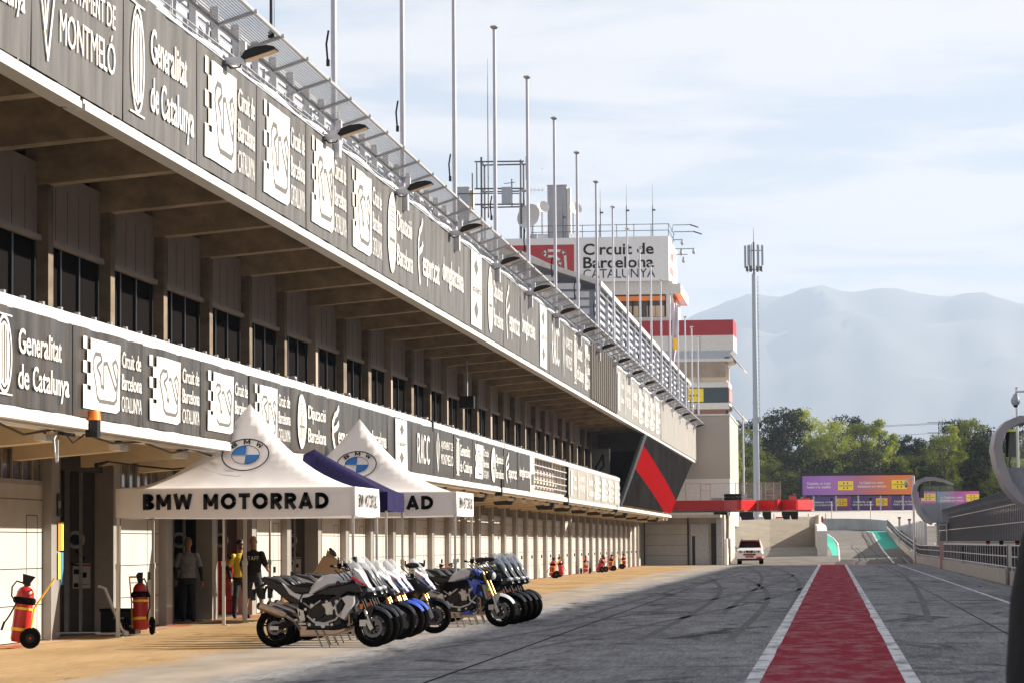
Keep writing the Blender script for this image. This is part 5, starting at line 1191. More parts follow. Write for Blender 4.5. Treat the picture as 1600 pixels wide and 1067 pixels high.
def windshield(base,top,wb,wt,curve,nu=10,nv=8):
    b=MB(); (bx_,bz),(tx_,tz)=base,top
    for j in range(nv+1):
        v=j/nv
        for i in range(nu+1):
            u=-1+2*i/nu; w_=lerp(wb,wt,v)*(1-.25*max(0,v-.8)*5*abs(u)**3)
            x=lerp(bx_,tx_,v)-curve*u*u*(1-.3*v)+.05*math.sin(PI*v); b.v.append((x,u*w_,lerp(bz,tz,v)-.03*abs(u)**3*v))
    b.f=[(j*(nu+1)+i,j*(nu+1)+i+1,(j+1)*(nu+1)+i+1,(j+1)*(nu+1)+i) for j in range(nv) for i in range(nu)]
    return b
def bike(kind,loc,rz,lb,grp,pal):
    o=empty('motorcycle',loc,rz,lb,'motorcycle',grp); K=lambda n:BM[pal.get(n,n)] if pal.get(n,n) in BM else BM[n]
    def part(n,b,m,sm=True,pa=None,ang=38): return b.build(n,m,pa or o,sm,angle=ang)
    WB=.79
    for s,wt in((1,.06),(-1,.09)):
        x=s*WB; c=(x,0,.305)
        w_=part('wheel',MB().lathe([(.205,-.05),(.222,-.045),(.222,.045),(.205,.05),(.198,.03),(.198,-.03)],c,'y',28,True),BM['matt'])
        sp=MB()
        for k in range(5):
            a=k*2*PI/5+.3
            for d in(-.12,.12): sp.cyl((x+.03*math.cos(a),0,.305+.03*math.sin(a)),(x+.205*math.cos(a+d),0,.305+.205*math.sin(a+d)),.016,.012,6)
        sp.cyl((x,-.06,.305),(x,.06,.305),.04,n=12); part('spoke_row',sp,BM['matt'],pa=w_)
        part('tyre',MB().lathe([(.222,-wt*.8),(.262,-wt),(.29,-wt*.8),(.306,-wt*.4),(.310,0),(.306,wt*.4),(.29,wt*.8),(.262,wt),(.222,wt*.8)],c,'y',36,True),M['rubber'],pa=w_)
        d=MB()
        for sy in((-1,1) if s>0 else (-1,)):
            d.lathe([(.105,sy*.075),(.155 if s>0 else .11,sy*.075),(.155 if s>0 else .11,sy*.081),(.105 if s>0 else .07,sy*.081)],c,'y',28,True)
            for k in range(8): a=k*PI/4; d.cyl((x+.05*math.cos(a),sy*.076,.305+.05*math.sin(a)),(x+.11*math.cos(a+.3),sy*.078,.305+.11*math.sin(a+.3)),.008,n=4)
        part('brake_disc',d,BM['disc'],pa=w_)
    # fork
    gold=kind in('naked','super'); ft=(.47,1.06) if kind!='super' else (.50,.98)
    f=MB();g_=MB()
    for sy in(-1,1):
        y=sy*.115; g_.cyl((ft[0],y,ft[1]),(lerp(ft[0],WB,.62),y,lerp(ft[1],.305,.62)),.030,n=10); f.cyl((lerp(ft[0],WB,.6),y,lerp(ft[1],.305,.6)),(WB-.01,y,.30),.024,.022,10)
        f.plate([(WB-.12,.44),(WB-.03,.40),(WB+.02,.30),(WB-.03,.26),(WB-.07,.33)],y-.018,y+.018); f.box(WB-.20,y-.028,.33,WB-.10,y+.028,.43)
    f.cyl((WB,-.13,.305),(WB,.13,.305),.018,n=8)
    fk=part('fork',f,BM['alu' if not gold else 'alu']); part('fork_tube',g_,BM['gold' if gold else 'matt'],pa=fk)
    part('reflector',MB().box(lerp(ft[0],WB,.45)-.02,-.155,.60,lerp(ft[0],WB,.45)+.03,-.145,.68),BM['amber'],False)
    # front mudguard
    b=MB(); n=12
    for k in range(n+1):
        a=R(lerp(152,28,k/n)); r=.345
        for u in(-1,-.6,0,.6,1): b.v.append((WB+r*math.cos(a)-(.02*abs(u)),u*.085,.305+(r-.05*abs(u)**2)*math.sin(a)))
    b.f=[(k*5+i,k*5+i+1,k*5+i+6,k*5+i+5) for k in range(n) for i in range(4)]
    for sy in(-1,1): b.plate([(WB-.14,.62),(WB+.03,.66),(WB-.02,.50),(WB-.06,.44),(WB-.11,.50)],sy*.088-.004,sy*.088+.004)
    part('front_mudguard',b,K('guard'))
    # swingarm, chassis, engine
    b=MB()
    for sy in(-1,1): b.plate([(-WB-.05,.335),(-WB+.1,.38),(-.33,.50),(-.28,.42),(-.45,.34),(-WB,.265),(-WB-.06,.28)],sy*.13-.022,sy*.13+.022)
    part('swingarm',b,BM['matt'],False); part('axle_plate',MB().box(-WB-.06,-.165,.275,-WB+.08,-.15,.335).cyl((-WB,-.18,.305),(-WB,.18,.305),.018,n=8),BM['alu'],False)
    part('frame',MB().plate([(-.38,.52),(-.36,.80),(-.2,.86),(.30,.96),(.47,1.05),(.50,.92),(.30,.78),(.0,.72),(-.22,.62),(-.26,.40),(-.34,.38)],-.16,.16),BM['matt'],False)
    e=MB().pillow([(-.28,.50),(-.2,.72),(.05,.76),(.24,.84),(.36,.70),(.30,.52),(.33,.36),(.1,.27),(-.2,.29)],.19,.03)
    for k in range(5): e.box(.03+k*.0,-.20,.60+k*.035,.34,.20,.61+k*.035)
    en=part('engine',e,BM['eng'])
    part('clutch_cover',MB().cyl((-.05,-.235,.57),(-.05,-.18,.57),.105,.12,20).cyl((-.05,-.25,.57),(-.05,-.23,.57),.06,n=14).cyl((.13,-.22,.46),(.13,-.18,.46),.06,n=14),BM['eng'],pa=en)
    part('engine_case',MB().plate([(-.0,.68),(.14,.72),(.18,.62),(.17,.52),(.10,.50),(.06,.53)],-.215,-.19),BM['alu'],False,pa=en)
    dt=MB(); rg_=random.Random(3)
    for sx_,sz_,r_ in ((-.16,.66,.03),(.20,.62,.025),(-.20,.36,.028),(.02,.34,.035),(.16,.36,.022),(.24,.72,.03),(-.26,.60,.024),(.08,.72,.02),(-.12,.44,.02)): dt.cyl((sx_,-.235,sz_),(sx_,-.17,sz_),r_,r_*.9,8)
    dt.tube([(-.24,-.20,.50),(-.12,-.24,.40),(.05,-.24,.38),(.22,-.21,.44),(.36,-.18,.62)],.016,6).tube([(.30,-.19,.78),(.22,-.23,.66),(.24,-.22,.52),(.34,-.19,.46)],.018,6).tube([(-.30,-.18,.70),(-.18,-.22,.62),(-.02,-.22,.74)],.012,5)
    part('fitting_row',dt,BM['alu'],pa=en)
    part('cable_run',MB().tube([(.20,-.18,1.22),(.34,-.16,1.08),(.40,-.17,.86),(.30,-.19,.60)],.010,5).tube([(.28,-.2,1.24),(.44,-.15,1.02),(.60,-.13,.72),(.70,-.14,.46)],.009,5).tube([(-.30,-.17,.88),(-.38,-.17,.72),(-.36,-.2,.50)],.012,5),M['black'],pa=en)
    if kind=='tourer': part('sticker',MB().add([(-.10,-.2335,.345),(.12,-.2335,.345),(.11,-.2335,.39),(-.11,-.2335,.39)],[(0,1,2,3)]),mat('sticker_blue_white',(.45,.5,.7),.4),False)
    part('hand_guard',MB().box(hb[0]+.06,-.44,hb[1]-.04,hb[0]+.09,-.30,hb[1]+.04),M['black'],False) if 0 else None
    part('footrest_plate',MB().plate([(-.40,.62),(-.30,.58),(-.27,.44),(-.34,.36),(-.37,.45)],-.20,-.185).box(-.42,-.30,.42,-.38,-.18,.45).box(-.37,-.25,.36,-.25,-.22,.385).cyl((-.40,-.21,.40),(-.27,-.21,.42),.012,n=5),BM['alu'],False)
    # exhaust
    part('exhaust_box',MB().pillow([(-.40,.36),(-.05,.34),(.28,.30),(.40,.36),(.36,.24),(.2,.18),(-.38,.17)],.13,.03),BM['ti'])
    p=MB()
    for k in range(4): p.tube([(.30,-.10+k*.065,.62),(.42,-.10+k*.065,.55),(.42,-.09+k*.06,.38),(.30,-.08+k*.05,.28)],.022,6)
    part('header_pipes',p,BM['ti'])
    hi=kind=='tourer' or kind=='dark'
    a0,a1=((-1.0,-.20,.655),(-.58,-.20,.50)) if hi else ((-.86,-.20,.70),(-.50,-.2,.44))
    d=Vector(a1)-Vector(a0)
    s_=part('silencer',MB().cyl(a0,tuple(Vector(a0)+d*.82),.062,.068,16).cyl(tuple(Vector(a0)+d*.82),a1,.068,.04,16).tube([a1,(-.46,-.17,.42),(-.36,-.1,.28)],.03,8),BM['ti'])
    part('end_cap',MB().cyl(tuple(Vector(a0)-d*.1),a0,.045,.066,16),M['black'],pa=s_)
    part('radiator',MB().add([(.42,-.17,.80),(.42,.17,.80),(.52,.15,.44),(.52,-.15,.44),(.46,-.17,.82),(.46,.17,.82),(.56,.15,.46),(.56,-.15,.46)],[(0,1,2,3),(7,6,5,4),(0,4,5,1),(1,5,6,2),(2,6,7,3),(3,7,4,0)]),M['black'],False)
    # side stand + paddock prop
    part('side_stand',MB().cyl((-.12,-.14,.26),(.02,-.30,.01),.014,n=6).cyl((-.0,-.14,.26),(.14,-.28,.01),.012,n=6).box(-.02,-.33,0,.06,-.27,.012),BM['alu'],False)
    # tail bits
    tz=.0 if kind in('tourer','dark') else -.05
    part('tail_frame',MB().pillow([(-1.02,1.10),(-.92,1.12),(-.66,1.04),(-.52,.84),(-.34,.76),(-.36,.66),(-.55,.70),(-.80,.90),(-1.0,1.04)],.10,.025),BM['gloss'])
    pl=part('plate_holder',MB().tube([(-.92,-.0,1.02),(-1.02,0,.97),(-1.10,0,.93),(-1.16,0,.77)],.022,6).box(-1.18,-.09,.74,-1.13,.09,.92),M['black'],False)
    part('rear_mudguard',MB().plate([(-.95,.62),(-.80,.66),(-.55,.56),(-.50,.48),(-.58,.52),(-.80,.62)],-.09,.09),M['black'],False)
    seat=[(-.98,1.12),(-.72,1.10),(-.62,1.02),(-.50,.93),(-.36,.89),(-.22,.90),(-.17,.96),(-.20,.86),(-.34,.82),(-.50,.86),(-.66,.98),(-.90,1.06)]
    part('seat',MB().pillow(seat,.15,.03,wf=lambda x,z:.75+.3*max(0,1-abs(x+.45)*1.4)),BM['seat'])
    # handlebar
    hb=(.22,1.27) if kind!='super' else (.36,1.03)
    h=MB()
    for sy in(-1,1): h.tube([(hb[0]+.16,sy*.04,hb[1]-.07),(hb[0]+.12,sy*.16,hb[1]-.02),(hb[0]+.03,sy*.26,hb[1]),(hb[0]-.02,sy*.40,hb[1]+.01)],.013,6)
    h.tube([(hb[0]+.10,-.16,hb[1]-.02),(hb[0]+.16,-.2,hb[1]-.10),(hb[0]+.26,-.1,hb[1]-.2)],.01,5)
    hb_=part('handlebar',h,M['black'])
    g_=MB()
    for sy in(-1,1): g_.cyl((hb[0]+.01,sy*.28,hb[1]),(hb[0]-.03,sy*.42,hb[1]+.01),.02,n=8); g_.tube([(hb[0]+.06,sy*.24,hb[1]+.0),(hb[0]+.10,sy*.34,hb[1]-.01),(hb[0]+.06,sy*.42,hb[1])],.007,4); g_.box(hb[0]+.04,sy*.22-.03,hb[1]-.03,hb[0]+.10,sy*.22+.03,hb[1]+.05)
    part('grip',g_,M['rubber'],pa=hb_); part('fluid_cup',MB().cyl((hb[0]+.09,-.2,hb[1]+.02),(hb[0]+.09,-.2,hb[1]+.09),.026,n=8),BM['alu'],pa=hb_)
    part('instrument',MB().box(hb[0]+.2,-.1,hb[1]-.06,hb[0]+.24,.1,hb[1]+.04),M['black'],False)
    if pal.get('mirror'):
        for sy in((-1,1) if kind!='tourer' else (-1,)):
            if kind=='super': q=part('mirror',MB().tube([(.56,sy*.13,1.12),(.50,sy*.22,1.2)],.012,5).ell((.44,sy*.27,1.23),(.13,.05,.055),12,8),BM['gloss'])
            elif kind=='naked': q=part('mirror',MB().tube([(.28,sy*.25,1.27),(.42,sy*.3,1.34)],.01,5).ell((.50,sy*.30,1.31),(.10,.03,.045),12,8),BM['gloss'])
            else: q=part('mirror',MB().tube([(.26,sy*.25,1.28),(.29,sy*.30,1.40),(.25,sy*.34,1.46)],.010,5).pillow([(.14,1.56),(.17,1.57),(.25,1.50),(.28,1.42),(.22,1.43),(.15,1.48)],.02,.01,y0=sy*.34),BM['gloss'])
    tank=[(-.24,.90),(-.18,.97),(-.10,1.06),(.0,1.13),(.13,1.15),(.25,1.12),(.42,1.07),(.50,1.03),(.28,.97),(.10,.95),(-.04,.87),(-.16,.80),(-.26,.80)]
    wt_=lambda x,z:1.25-.55*max(0,-x-.05)*2.2-.5*max(0,z-1.0)*1.8
    if kind in('tourer','dark'):
        part('tank',MB().pillow(tank,.15,.05,wf=wt_),K('tank'))
        part('side_panel',MB().pillow([(-.66,1.02),(-.56,.965),(-.45,.87),(-.34,.84),(-.22,.86),(-.12,.84),(-.22,.78),(-.32,.77),(-.325,.69),(-.41,.755),(-.54,.83)],.165,.015),K('tank'))
        part('side_fairing',MB().pillow([(-.12,.84),(.0,.90),(.12,.955),(.30,.985),(.50,1.03),(.62,.97),(.66,.86),(.56,.83),(.42,.86),(.32,.80),(.28,.70),(.2,.80),(.08,.80)],.225,.03,wf=lambda x,z:1-.35*max(0,x-.35)*2),BM['gloss'])
        part('upper_fairing',MB().pillow([(.50,1.13),(.50,1.25),(.60,1.20),(.70,1.05),(.77,.94),(.74,.90),(.66,.97),(.56,1.03)],.16,.03,wf=lambda x,z:1-.9*max(0,x-.5)*1.6),K('beak'))
        part('red_accent',MB().pillow([(.42,1.09),(.50,1.12),(.62,1.04),(.70,.955),(.62,.98),(.50,1.04)],.175,.015,wf=lambda x,z:1-.9*max(0,x-.5)*1.5),K('accent'))
        part('nose',MB().pillow([(.50,.98),(.70,.95),(.80,.90),(.84,.82),(.76,.76),(.60,.76),(.50,.84)],.15,.03,wf=lambda x,z:1-1.1*max(0,x-.5)*1.5),BM['gloss'])
        part('headlight',MB().ell((.74,-.06,.90),(.07,.05,.045),10,7).ell((.74,.06,.90),(.07,.05,.045),10,7),BM['lens'])
        part('lower_fairing',MB().pillow([(.30,.78),(.40,.83),(.53,.81),(.53,.68),(.36,.42),(.28,.46),(.31,.58),(.36,.68)],.215,.02),K('lower'))
        part('belly_pan',MB().pillow([(-.24,.40),(-.05,.38),(.28,.50),(.36,.44),(.40,.30),(.2,.26),(-.28,.27)],.185,.03),BM['matt'])
        part('windshield',windshield((.74,.96),(.46,1.42),.17,.13,.20),SCRD if kind=='dark' else SCR)
        if pal.get('mirror'): part('screen_bracket',MB().pillow([(.46,1.20),(.46,1.42),(.52,1.43),(.54,1.3),(.56,1.2)],.05,.01),M['black'])
    elif kind=='super':
        part('tank',MB().pillow([(p[0]+.02,p[1]-.05) for p in tank],.15,.05,wf=wt_),K('tank'))
        part('side_fairing',MB().pillow([(-.05,.60),(.10,.85),(.30,1.0),(.50,1.0),(.66,.88),(.74,.76),(.62,.72),(.55,.62),(.48,.46),(.30,.30),(-.10,.24),(-.22,.34),(-.05,.42)],.22,.03,wf=lambda x,z:1-.4*max(0,x-.3)*2),K('fair'))
        part('upper_fairing',MB().pillow([(.36,1.10),(.46,1.16),(.60,1.07),(.74,.92),(.82,.80),(.78,.77),(.64,.86),(.5,.96)],.17,.03,wf=lambda x,z:1-.8*max(0,x-.4)*1.6),K('beak'))
        part('blue_stripe',MB().pillow([(.56,1.02),(.64,1.0),(.76,.86),(.82,.79),(.77,.785),(.68,.86)],.178,.012,wf=lambda x,z:1-.8*max(0,x-.4)*1.6),K('stripe'))
        part('red_stripe',MB().pillow([(.48,1.09),(.60,1.045),(.66,.99),(.60,1.015),(.50,1.06)],.182,.012,wf=lambda x,z:1-.8*max(0,x-.4)*1.5),K('stripe2'))
        part('headlight',MB().ell((.72,-.08,.84),(.07,.045,.035),10,7).ell((.72,.08,.84),(.07,.045,.035),10,7),BM['lens'])
        part('belly_pan',MB().pillow([(-.30,.30),(.25,.34),(.42,.30),(.2,.17),(-.28,.16)],.16,.03),K('belly'))
        part('windshield',windshield((.70,.96),(.42,1.36),.15,.11,.20),SCR)
        part('tail_cowl',MB().pillow([(-1.0,1.10),(-.7,1.03),(-.55,.92),(-.62,.88),(-.85,.98)],.12,.02),K('beak'))
    else:
        part('tank',MB().pillow([(-.26,.86),(-.20,.97),(-.10,1.07),(.05,1.14),(.18,1.15),(.28,1.12),(.26,1.0),(.20,.92),(.05,.90),(-.1,.85)],.15,.05,wf=wt_),BM['silver'])
        part('tank_cover',MB().pillow([(.16,1.15),(.30,1.13),(.44,1.06),(.46,.96),(.36,.98),(.28,1.06)],.17,.03),BM['blue'])
        part('radiator_shroud',MB().pillow([(.12,1.0),(.26,.90),(.30,.96),(.52,.88),(.40,.82),(.34,.60),(.26,.70),(.20,.84)],.21,.02),BM['blue'])
        part('belly_pan',MB().pillow([(-.22,.46),(.02,.46),(.12,.50),(.22,.36),(.28,.22),(.05,.22),(-.05,.34)],.17,.03),BM['blue'])
        part('tail_panel',MB().pillow([(-.80,1.00),(-.74,.99),(-.64,.88),(-.50,.80),(-.52,.74),(-.66,.73),(-.74,.82)],.13,.02),BM['white'])
        part('side_cover',MB().pillow([(-.46,.80),(-.28,.90),(-.05,.88),(.08,.92),(.12,.80),(-.1,.72),(-.30,.60),(-.36,.70)],.16,.03),BM['matt'])
        part('headlight',MB().ell((.60,0,1.0),(.09,.12,.10),14,10),BM['gloss']); part('headlight_lens',MB().ell((.645,0,.99),(.06,.10,.08),14,10),BM['lens'])
        part('heel_guard',MB().plate([(-.42,.60),(-.34,.66),(-.30,.62),(-.34,.36),(-.42,.30),(-.46,.42)],-.225,-.21),BM['alu'],False)
        part('yellow_tag',MB().box(.58,-.15,.70,.62,-.145,.78),mat('hi_vis',(.45,.75,.02),.5),False)
    # small round badge on the tank
    bd=part('badge',MB().cyl((.26,-.215 if kind!='naked' else -.2,1.01),(.26,-.19,1.01),.035,n=16),BM['gloss'],False)
    return o
GA='motorcycles parked side by side, near row'; GB='motorcycles parked side by side, far row'
pt=dict(tank='silver',beak='white',accent='red',lower='silver',guard='gloss',mirror=True)
rz0=R(-1.5)
bike('tourer',(-8.03,47.3,0),rz0,'nearest motorcycle, silver and black adventure tourer with a mirror and titanium silencer',GA,pt)
pt2=dict(pt,mirror=False,tank='silver',beak='gloss',lower='gloss',accent='gloss')
t2=bike('tourer',(-8.08,48.4,0),rz0,'black and silver tourer directly behind the nearest motorcycle',GA,pt2)
clone(t2,(-8.17,49.5,0),rz0,'black and silver tourer third in the near row, just before the superbikes')
s1=bike('super',(-8.16,50.9,0),rz0,'superbike with black fairing and silver nose, first of the four superbikes',GA,dict(tank='gloss',fair='gloss',beak='silver',stripe='gloss',stripe2='white',guard='gloss',belly='gloss'))
ps_=dict(tank='silver',fair='gloss',beak='white',stripe='blue',stripe2='red',guard='blue',belly='blue')
s2=bike('super',(-8.18,52.15,0),rz0,'white superbike with blue and red stripes and blue mudguard, second of the four superbikes',GA,ps_)
clone(s2,(-8.27,53.45,0),rz0,'white superbike with blue and red stripes and blue mudguard, third of the four superbikes')
bike('super',(-8.0,54.45,0),R(-4),'white, blue and red superbike with black mirror and black mudguard, last of the near row',GA,dict(tank='silver',fair='gloss',beak='white',stripe='blue',stripe2='red',guard='gloss',belly='gloss',mirror=True))
nk=bike('naked',(-7.25,58.7,0),R(-9),'blue and white naked motorcycle with gold fork, first of the far row',GB,dict(guard='silver',mirror=True))
pd_=dict(tank='gloss',beak='gloss',accent='gloss',lower='gloss',guard='gloss')
d1=bike('dark',(-7.2,60.3,0),R(-7),'black motorcycle with smoked windshield right behind the blue naked one',GB,dict(pd_,mirror=False))
for k,(x,y,lb) in enumerate([(-7.19,61.4,'black motorcycle with smoked windshield in the middle of the far row'),(-7.18,62.5,'black motorcycle with smoked windshield, last but one of the far row'),(-7.2,63.6,'black motorcycle with smoked windshield at the far end of the far row')]): clone(d1,(x,y,0),R(-7),lb)
# ================================================================ people
def loft(b,rings,n=20):
    vs=[]
    for z,cx_,cy_,rx_,ry_ in rings:
        for i in range(n): a=2*PI*i/n; vs.append((cx_+rx_*math.cos(a),cy_+ry_*math.sin(a),z))
    m_=len(rings); fs=[(k*n+i,k*n+(i+1)%n,(k+1)*n+(i+1)%n,(k+1)*n+i) for k in range(m_-1) for i in range(n)]
    fs+=[tuple(range(n))[::-1],tuple(range((m_-1)*n,m_*n))]
    return b.add(vs,fs)
def limb(b,pts,rs,n=12):
    b.tube(pts,rs,n)
    for p,r in zip(pts,rs): b.ell(p,(r,r,r),n,8)
    return b
def fuse(b,name,m,parent,vox=.010,sm=3):
    o=b.build(name,m,parent); r=o.modifiers.new('r','REMESH'); r.mode='VOXEL'; r.voxel_size=vox; r.use_smooth_shade=True
    s=o.modifiers.new('s','SMOOTH'); s.iterations=sm; s.factor=.5
    bpy.context.view_layer.update(); me=bpy.data.meshes.new_from_object(o.evaluated_get(bpy.context.evaluated_depsgraph_get()))
    o.modifiers.clear(); old=o.data; o.data=me; bpy.data.meshes.remove(old); me.shade_smooth(); return o
skin=mat('skin',(.30,.15,.09),.5,var=.1,scale=8); hairm=mat('hair_brown',(.06,.035,.02),.6)
def hand(b,w,d,s,side):
    """hand at wrist w pointing along d; side = palm sideways vector"""
    w=Vector(w);d=Vector(d).normalized();s=Vector(side).normalized(); q=d.cross(s)
    limb(b,[tuple(w),tuple(w+d*.05),tuple(w+d*.09)],[.024,.032,.034],8)
    for k in range(4):
        st=w+d*.085+s*(-.03+.02*k); L_=[.062,.072,.068,.052][k]; c1=(d+q*.35).normalized(); c2=(d*.6+q*.8).normalized()
        limb(b,[tuple(st),tuple(st+c1*L_*.55),tuple(st+c1*L_*.55+c2*L_*.5)],[.0105,.0095,.008],6)
    limb(b,[tuple(w+d*.035+s*-.03),tuple(w+d*.06+s*-.055+q*.01),tuple(w+d*.09+s*-.06+q*.02)],[.013,.012,.009],6)
def person(loc,rz,lb,J,top,bot,shoe,bald=False,hat=None,extra=None,short=True,sleeve=1.,body_m=None,hr=hairm,socks=False):
    o=empty('person',loc,rz,lb,'person'); b=MB()
    H_=J.get('h',1.8); k=H_/1.8; lean=J.get('lean',0)
    hd=(0,.0+lean,1.68)
    b.ell((hd[0],hd[1],hd[2]),(.078,.098,.118),18,14); b.ell((0,hd[1]+.035,1.60),(.055,.06,.055),12,8); b.ell((0,hd[1]+.10,1.665),(.014,.022,.024),8,6)
    for sx in(-1,1): b.ell((sx*.08,hd[1]-.005,1.665),(.014,.026,.034),8,6)
    limb(b,[(0,-.015,1.42),(0,lean*.8,1.58)],[.062,.056])
    loft(b,[(.90,0,0,.16,.11),(1.0,0,0,.155,.11),(1.10,0,0,.145,.10),(1.25,0,0,.165,.11),(1.38,0,0,.175,.105),(1.45,0,0,.12,.08)])
    T_=MB(); loft(T_,[(.93,0,0,.185,.135),(1.0,0,0,.178,.13),(1.10,0,0,.168,.122),(1.25,0,0,.188,.128),(1.38,0,0,.195,.12),(1.455,0,0,.13,.092),(1.48,0,0,.075,.075)])
    for sx,a in((-1,J['la']),(1,J['ra'])):
        sh=(sx*.175,0,1.40); el,wr,hdv,sv_=a
        limb(b,[sh,el,wr],[.056,.045,.028]); hand(b,wr,hdv,1,sv_)
        e2=tuple(lerp(sh[i],el[i],.78) for i in range(3))
        if short: limb(T_,[sh,e2],[.078,.066])
        else: limb(T_,[sh,el,wr],[.075,.058,.042])
    B_=MB(); loft(B_,[(.80,0,0,.17,.125),(.92,0,0,.18,.13),(1.0,0,0,.17,.12)])
    for sx,l in((-1,J['ll']),(1,J['rl'])):
        hp=(sx*.09,0,.90); kn,an,toe=l
        limb(b,[hp,kn,an],[.085,.056,.04]); limb(b,[an,tuple(lerp(an[i],toe[i],.6) if i<2 else .05 for i in range(3)),toe],[.04,.042,.03])
        if J.get('shorts'):
            e=tuple(lerp(hp[i],kn[i],.92) for i in range(3)); limb(B_,[hp,e],[.105,.088])
        else: limb(B_,[hp,kn,(an[0],an[1],an[2]+.03)],[.102,.072,.058])
    fuse(b,'body',skin if not body_m else body_m,o,.009)
    fuse(T_,'shirt',top,o,.011,5); fuse(B_,'shorts' if J.get('shorts') else 'trousers',bot,o,.011,4)
    for sx,l in((-1,J['ll']),(1,J['rl'])):
        kn,an,toe=l; s=MB(); limb(s,[(an[0],an[1],.09),(lerp(an[0],toe[0],.5),lerp(an[1],toe[1],.5),.055),(toe[0],toe[1],.042)],[.052,.052,.042],10); fuse(s,'shoe',shoe,o,.01,2)
    if not bald:
        h=MB(); h.ell((0,hd[1]-.018,1.70),(.086,.096,.112),16,12); hh=fuse(h,'hair',hr,o,.012,1); 
        for v in hh.data.vertices:
            if v.co.z<1.66 and v.co.y>hd[1]-.01: v.co.z=1.70; v.co.y=min(v.co.y,hd[1]+.0)
    e_=MB()
    for sx in(-1,1): e_.ell((sx*.032,hd[1]+.088,1.692),(.012,.008,.007),8,6)
    e_.build('eye',M['black'],o,True)
    o.scale=(k,k,k); return o
# man with STAFF on his back: legs apart, right forearm bent forward
blk_cloth=mat('black_cloth',(.006,.006,.007),.85,bump=.3,bscale=30); navy=mat('navy_cloth',(.018,.022,.04),.85,bump=.2,bscale=25)
stf=person((-12.68,65.4,0),R(-4),'bald man seen from behind in a black polo lettered STAFF and dark shorts, legs apart',
 dict(h=1.83,shorts=True,la=((-.27,.0,1.13),(-.24,.10,.92),(0,.25,-1),(1,0,0)),ra=((.29,-.02,1.13),(.27,.22,1.06),(-.5,1,.1),(0,0,1)),ll=((-.16,.02,.48),(-.20,-.02,.09),(-.24,.16,.04)),rl=((.17,.02,.48),(.21,-.02,.09),(.26,.15,.04))),
 blk_cloth,navy,M['black'],bald=True)
MBs=Flat().block('STAFF',-.15,1.275,.085,.30,.17).map(lambda u,v:(u,-.128-.03*max(0,.06-abs(v-1.31))*2+abs(u)*.10,v)); MBs.build('lettering',M['print'],stf,recalc=False)
MB().lathe([(.062,1.44),(.072,1.46),(.068,1.50),(.06,1.49)],n=16).build('collar',blk_cloth,stf,True)
# rider in yellow, turned three quarters to the camera
yel=mat('rider_yellow',(.78,.58,.03),.6,c2=(.70,.50,.02),scale=3); rid=person((-13.15,66.3,0),R(-150),'rider with black cap, yellow vest over black sleeves and black white-striped leather trousers',
 dict(h=1.76,la=((-.28,.05,1.12),(-.20,.22,1.0),(.4,1,-.1),(0,0,1)),ra=((.29,-.02,1.14),(.27,.10,.92),(0,.2,-1),(1,0,0)),ll=((-.12,.04,.50),(-.12,-.02,.09),(-.15,.15,.04)),rl=((.13,.03,.50),(.14,-.02,.09),(.18,.14,.04))),
 yel,blk_cloth,M['black'],short=True)
v=MB()
for sx,el,wr in((-1,(-.28,.05,1.12),(-.20,.22,1.0)),(1,(.29,-.02,1.14),(.27,.10,.92))): limb(v,[(sx*.19,0,1.38),el,wr],[.072,.060,.045])
fuse(v,'sleeve',blk_cloth,rid,.011,3)
v=MB()
for sx in(-1,1): v.box(sx*.20-.012,-.04,.52,sx*.20+.012,.05,.86).box(sx*.205-.01,-.05,1.22,sx*.205+.05,.05,1.30)
v.build('stripe',M['print'],rid)
v=MB().lathe([(.001,1.80),(.06,1.79),(.088,1.75),(.094,1.70),(.088,1.69)],(0,-.005,0),n=18); v.plate([(-.0,0)]*3,0,0) if 0 else None; v.add([(-.07,.07,1.70),(.07,.07,1.70),(.05,.17,1.69),(-.05,.17,1.69),(-.07,.07,1.715),(.07,.07,1.715),(.05,.17,1.70),(-.05,.17,1.70)],[(3,2,1,0),(4,5,6,7),(1,2,6,5),(2,3,7,6),(3,0,4,7)]).build('cap',M['black'],rid,True)
v=MB().ell((0,.065,1.60),(.052,.045,.04),12,8).build('beard',hairm,rid,True)
# man walking into the garage
gy=mat('tie_dye_grey',(.36,.38,.42),.8,c2=(.13,.14,.17),scale=7.,bump=.2,bscale=20)
gym=person((-13.78,63.7,0),R(12),'man in a blotchy grey T-shirt and black trousers walking into the garage',
 dict(h=1.80,la=((-.26,.02,1.14),(-.26,.10,.90),(0,.2,-1),(1,0,0)),ra=((.27,-.03,1.14),(.30,.0,.88),(0,.1,-1),(1,0,0)),ll=((-.10,.10,.50),(-.10,.02,.10),(-.10,.20,.04)),rl=((.10,-.02,.48),(.10,-.20,.12),(.12,-.06,.04))),
 gy,mat('black_jeans',(.012,.012,.014),.85),M['black'],hr=mat('hair_fair',(.22,.12,.05),.6))
v=MB()
for sx,el,wr in((-1,(-.26,.02,1.14),(-.26,.10,.90)),(1,(.27,-.03,1.14),(.30,.0,.88))): limb(v,[tuple(lerp((sx*.175,0,1.40)[i],el[i],.6) for i in range(3)),el,wr],[.058,.052,.036])
fuse(v,'sleeve',blk_cloth,gym,.011,3)
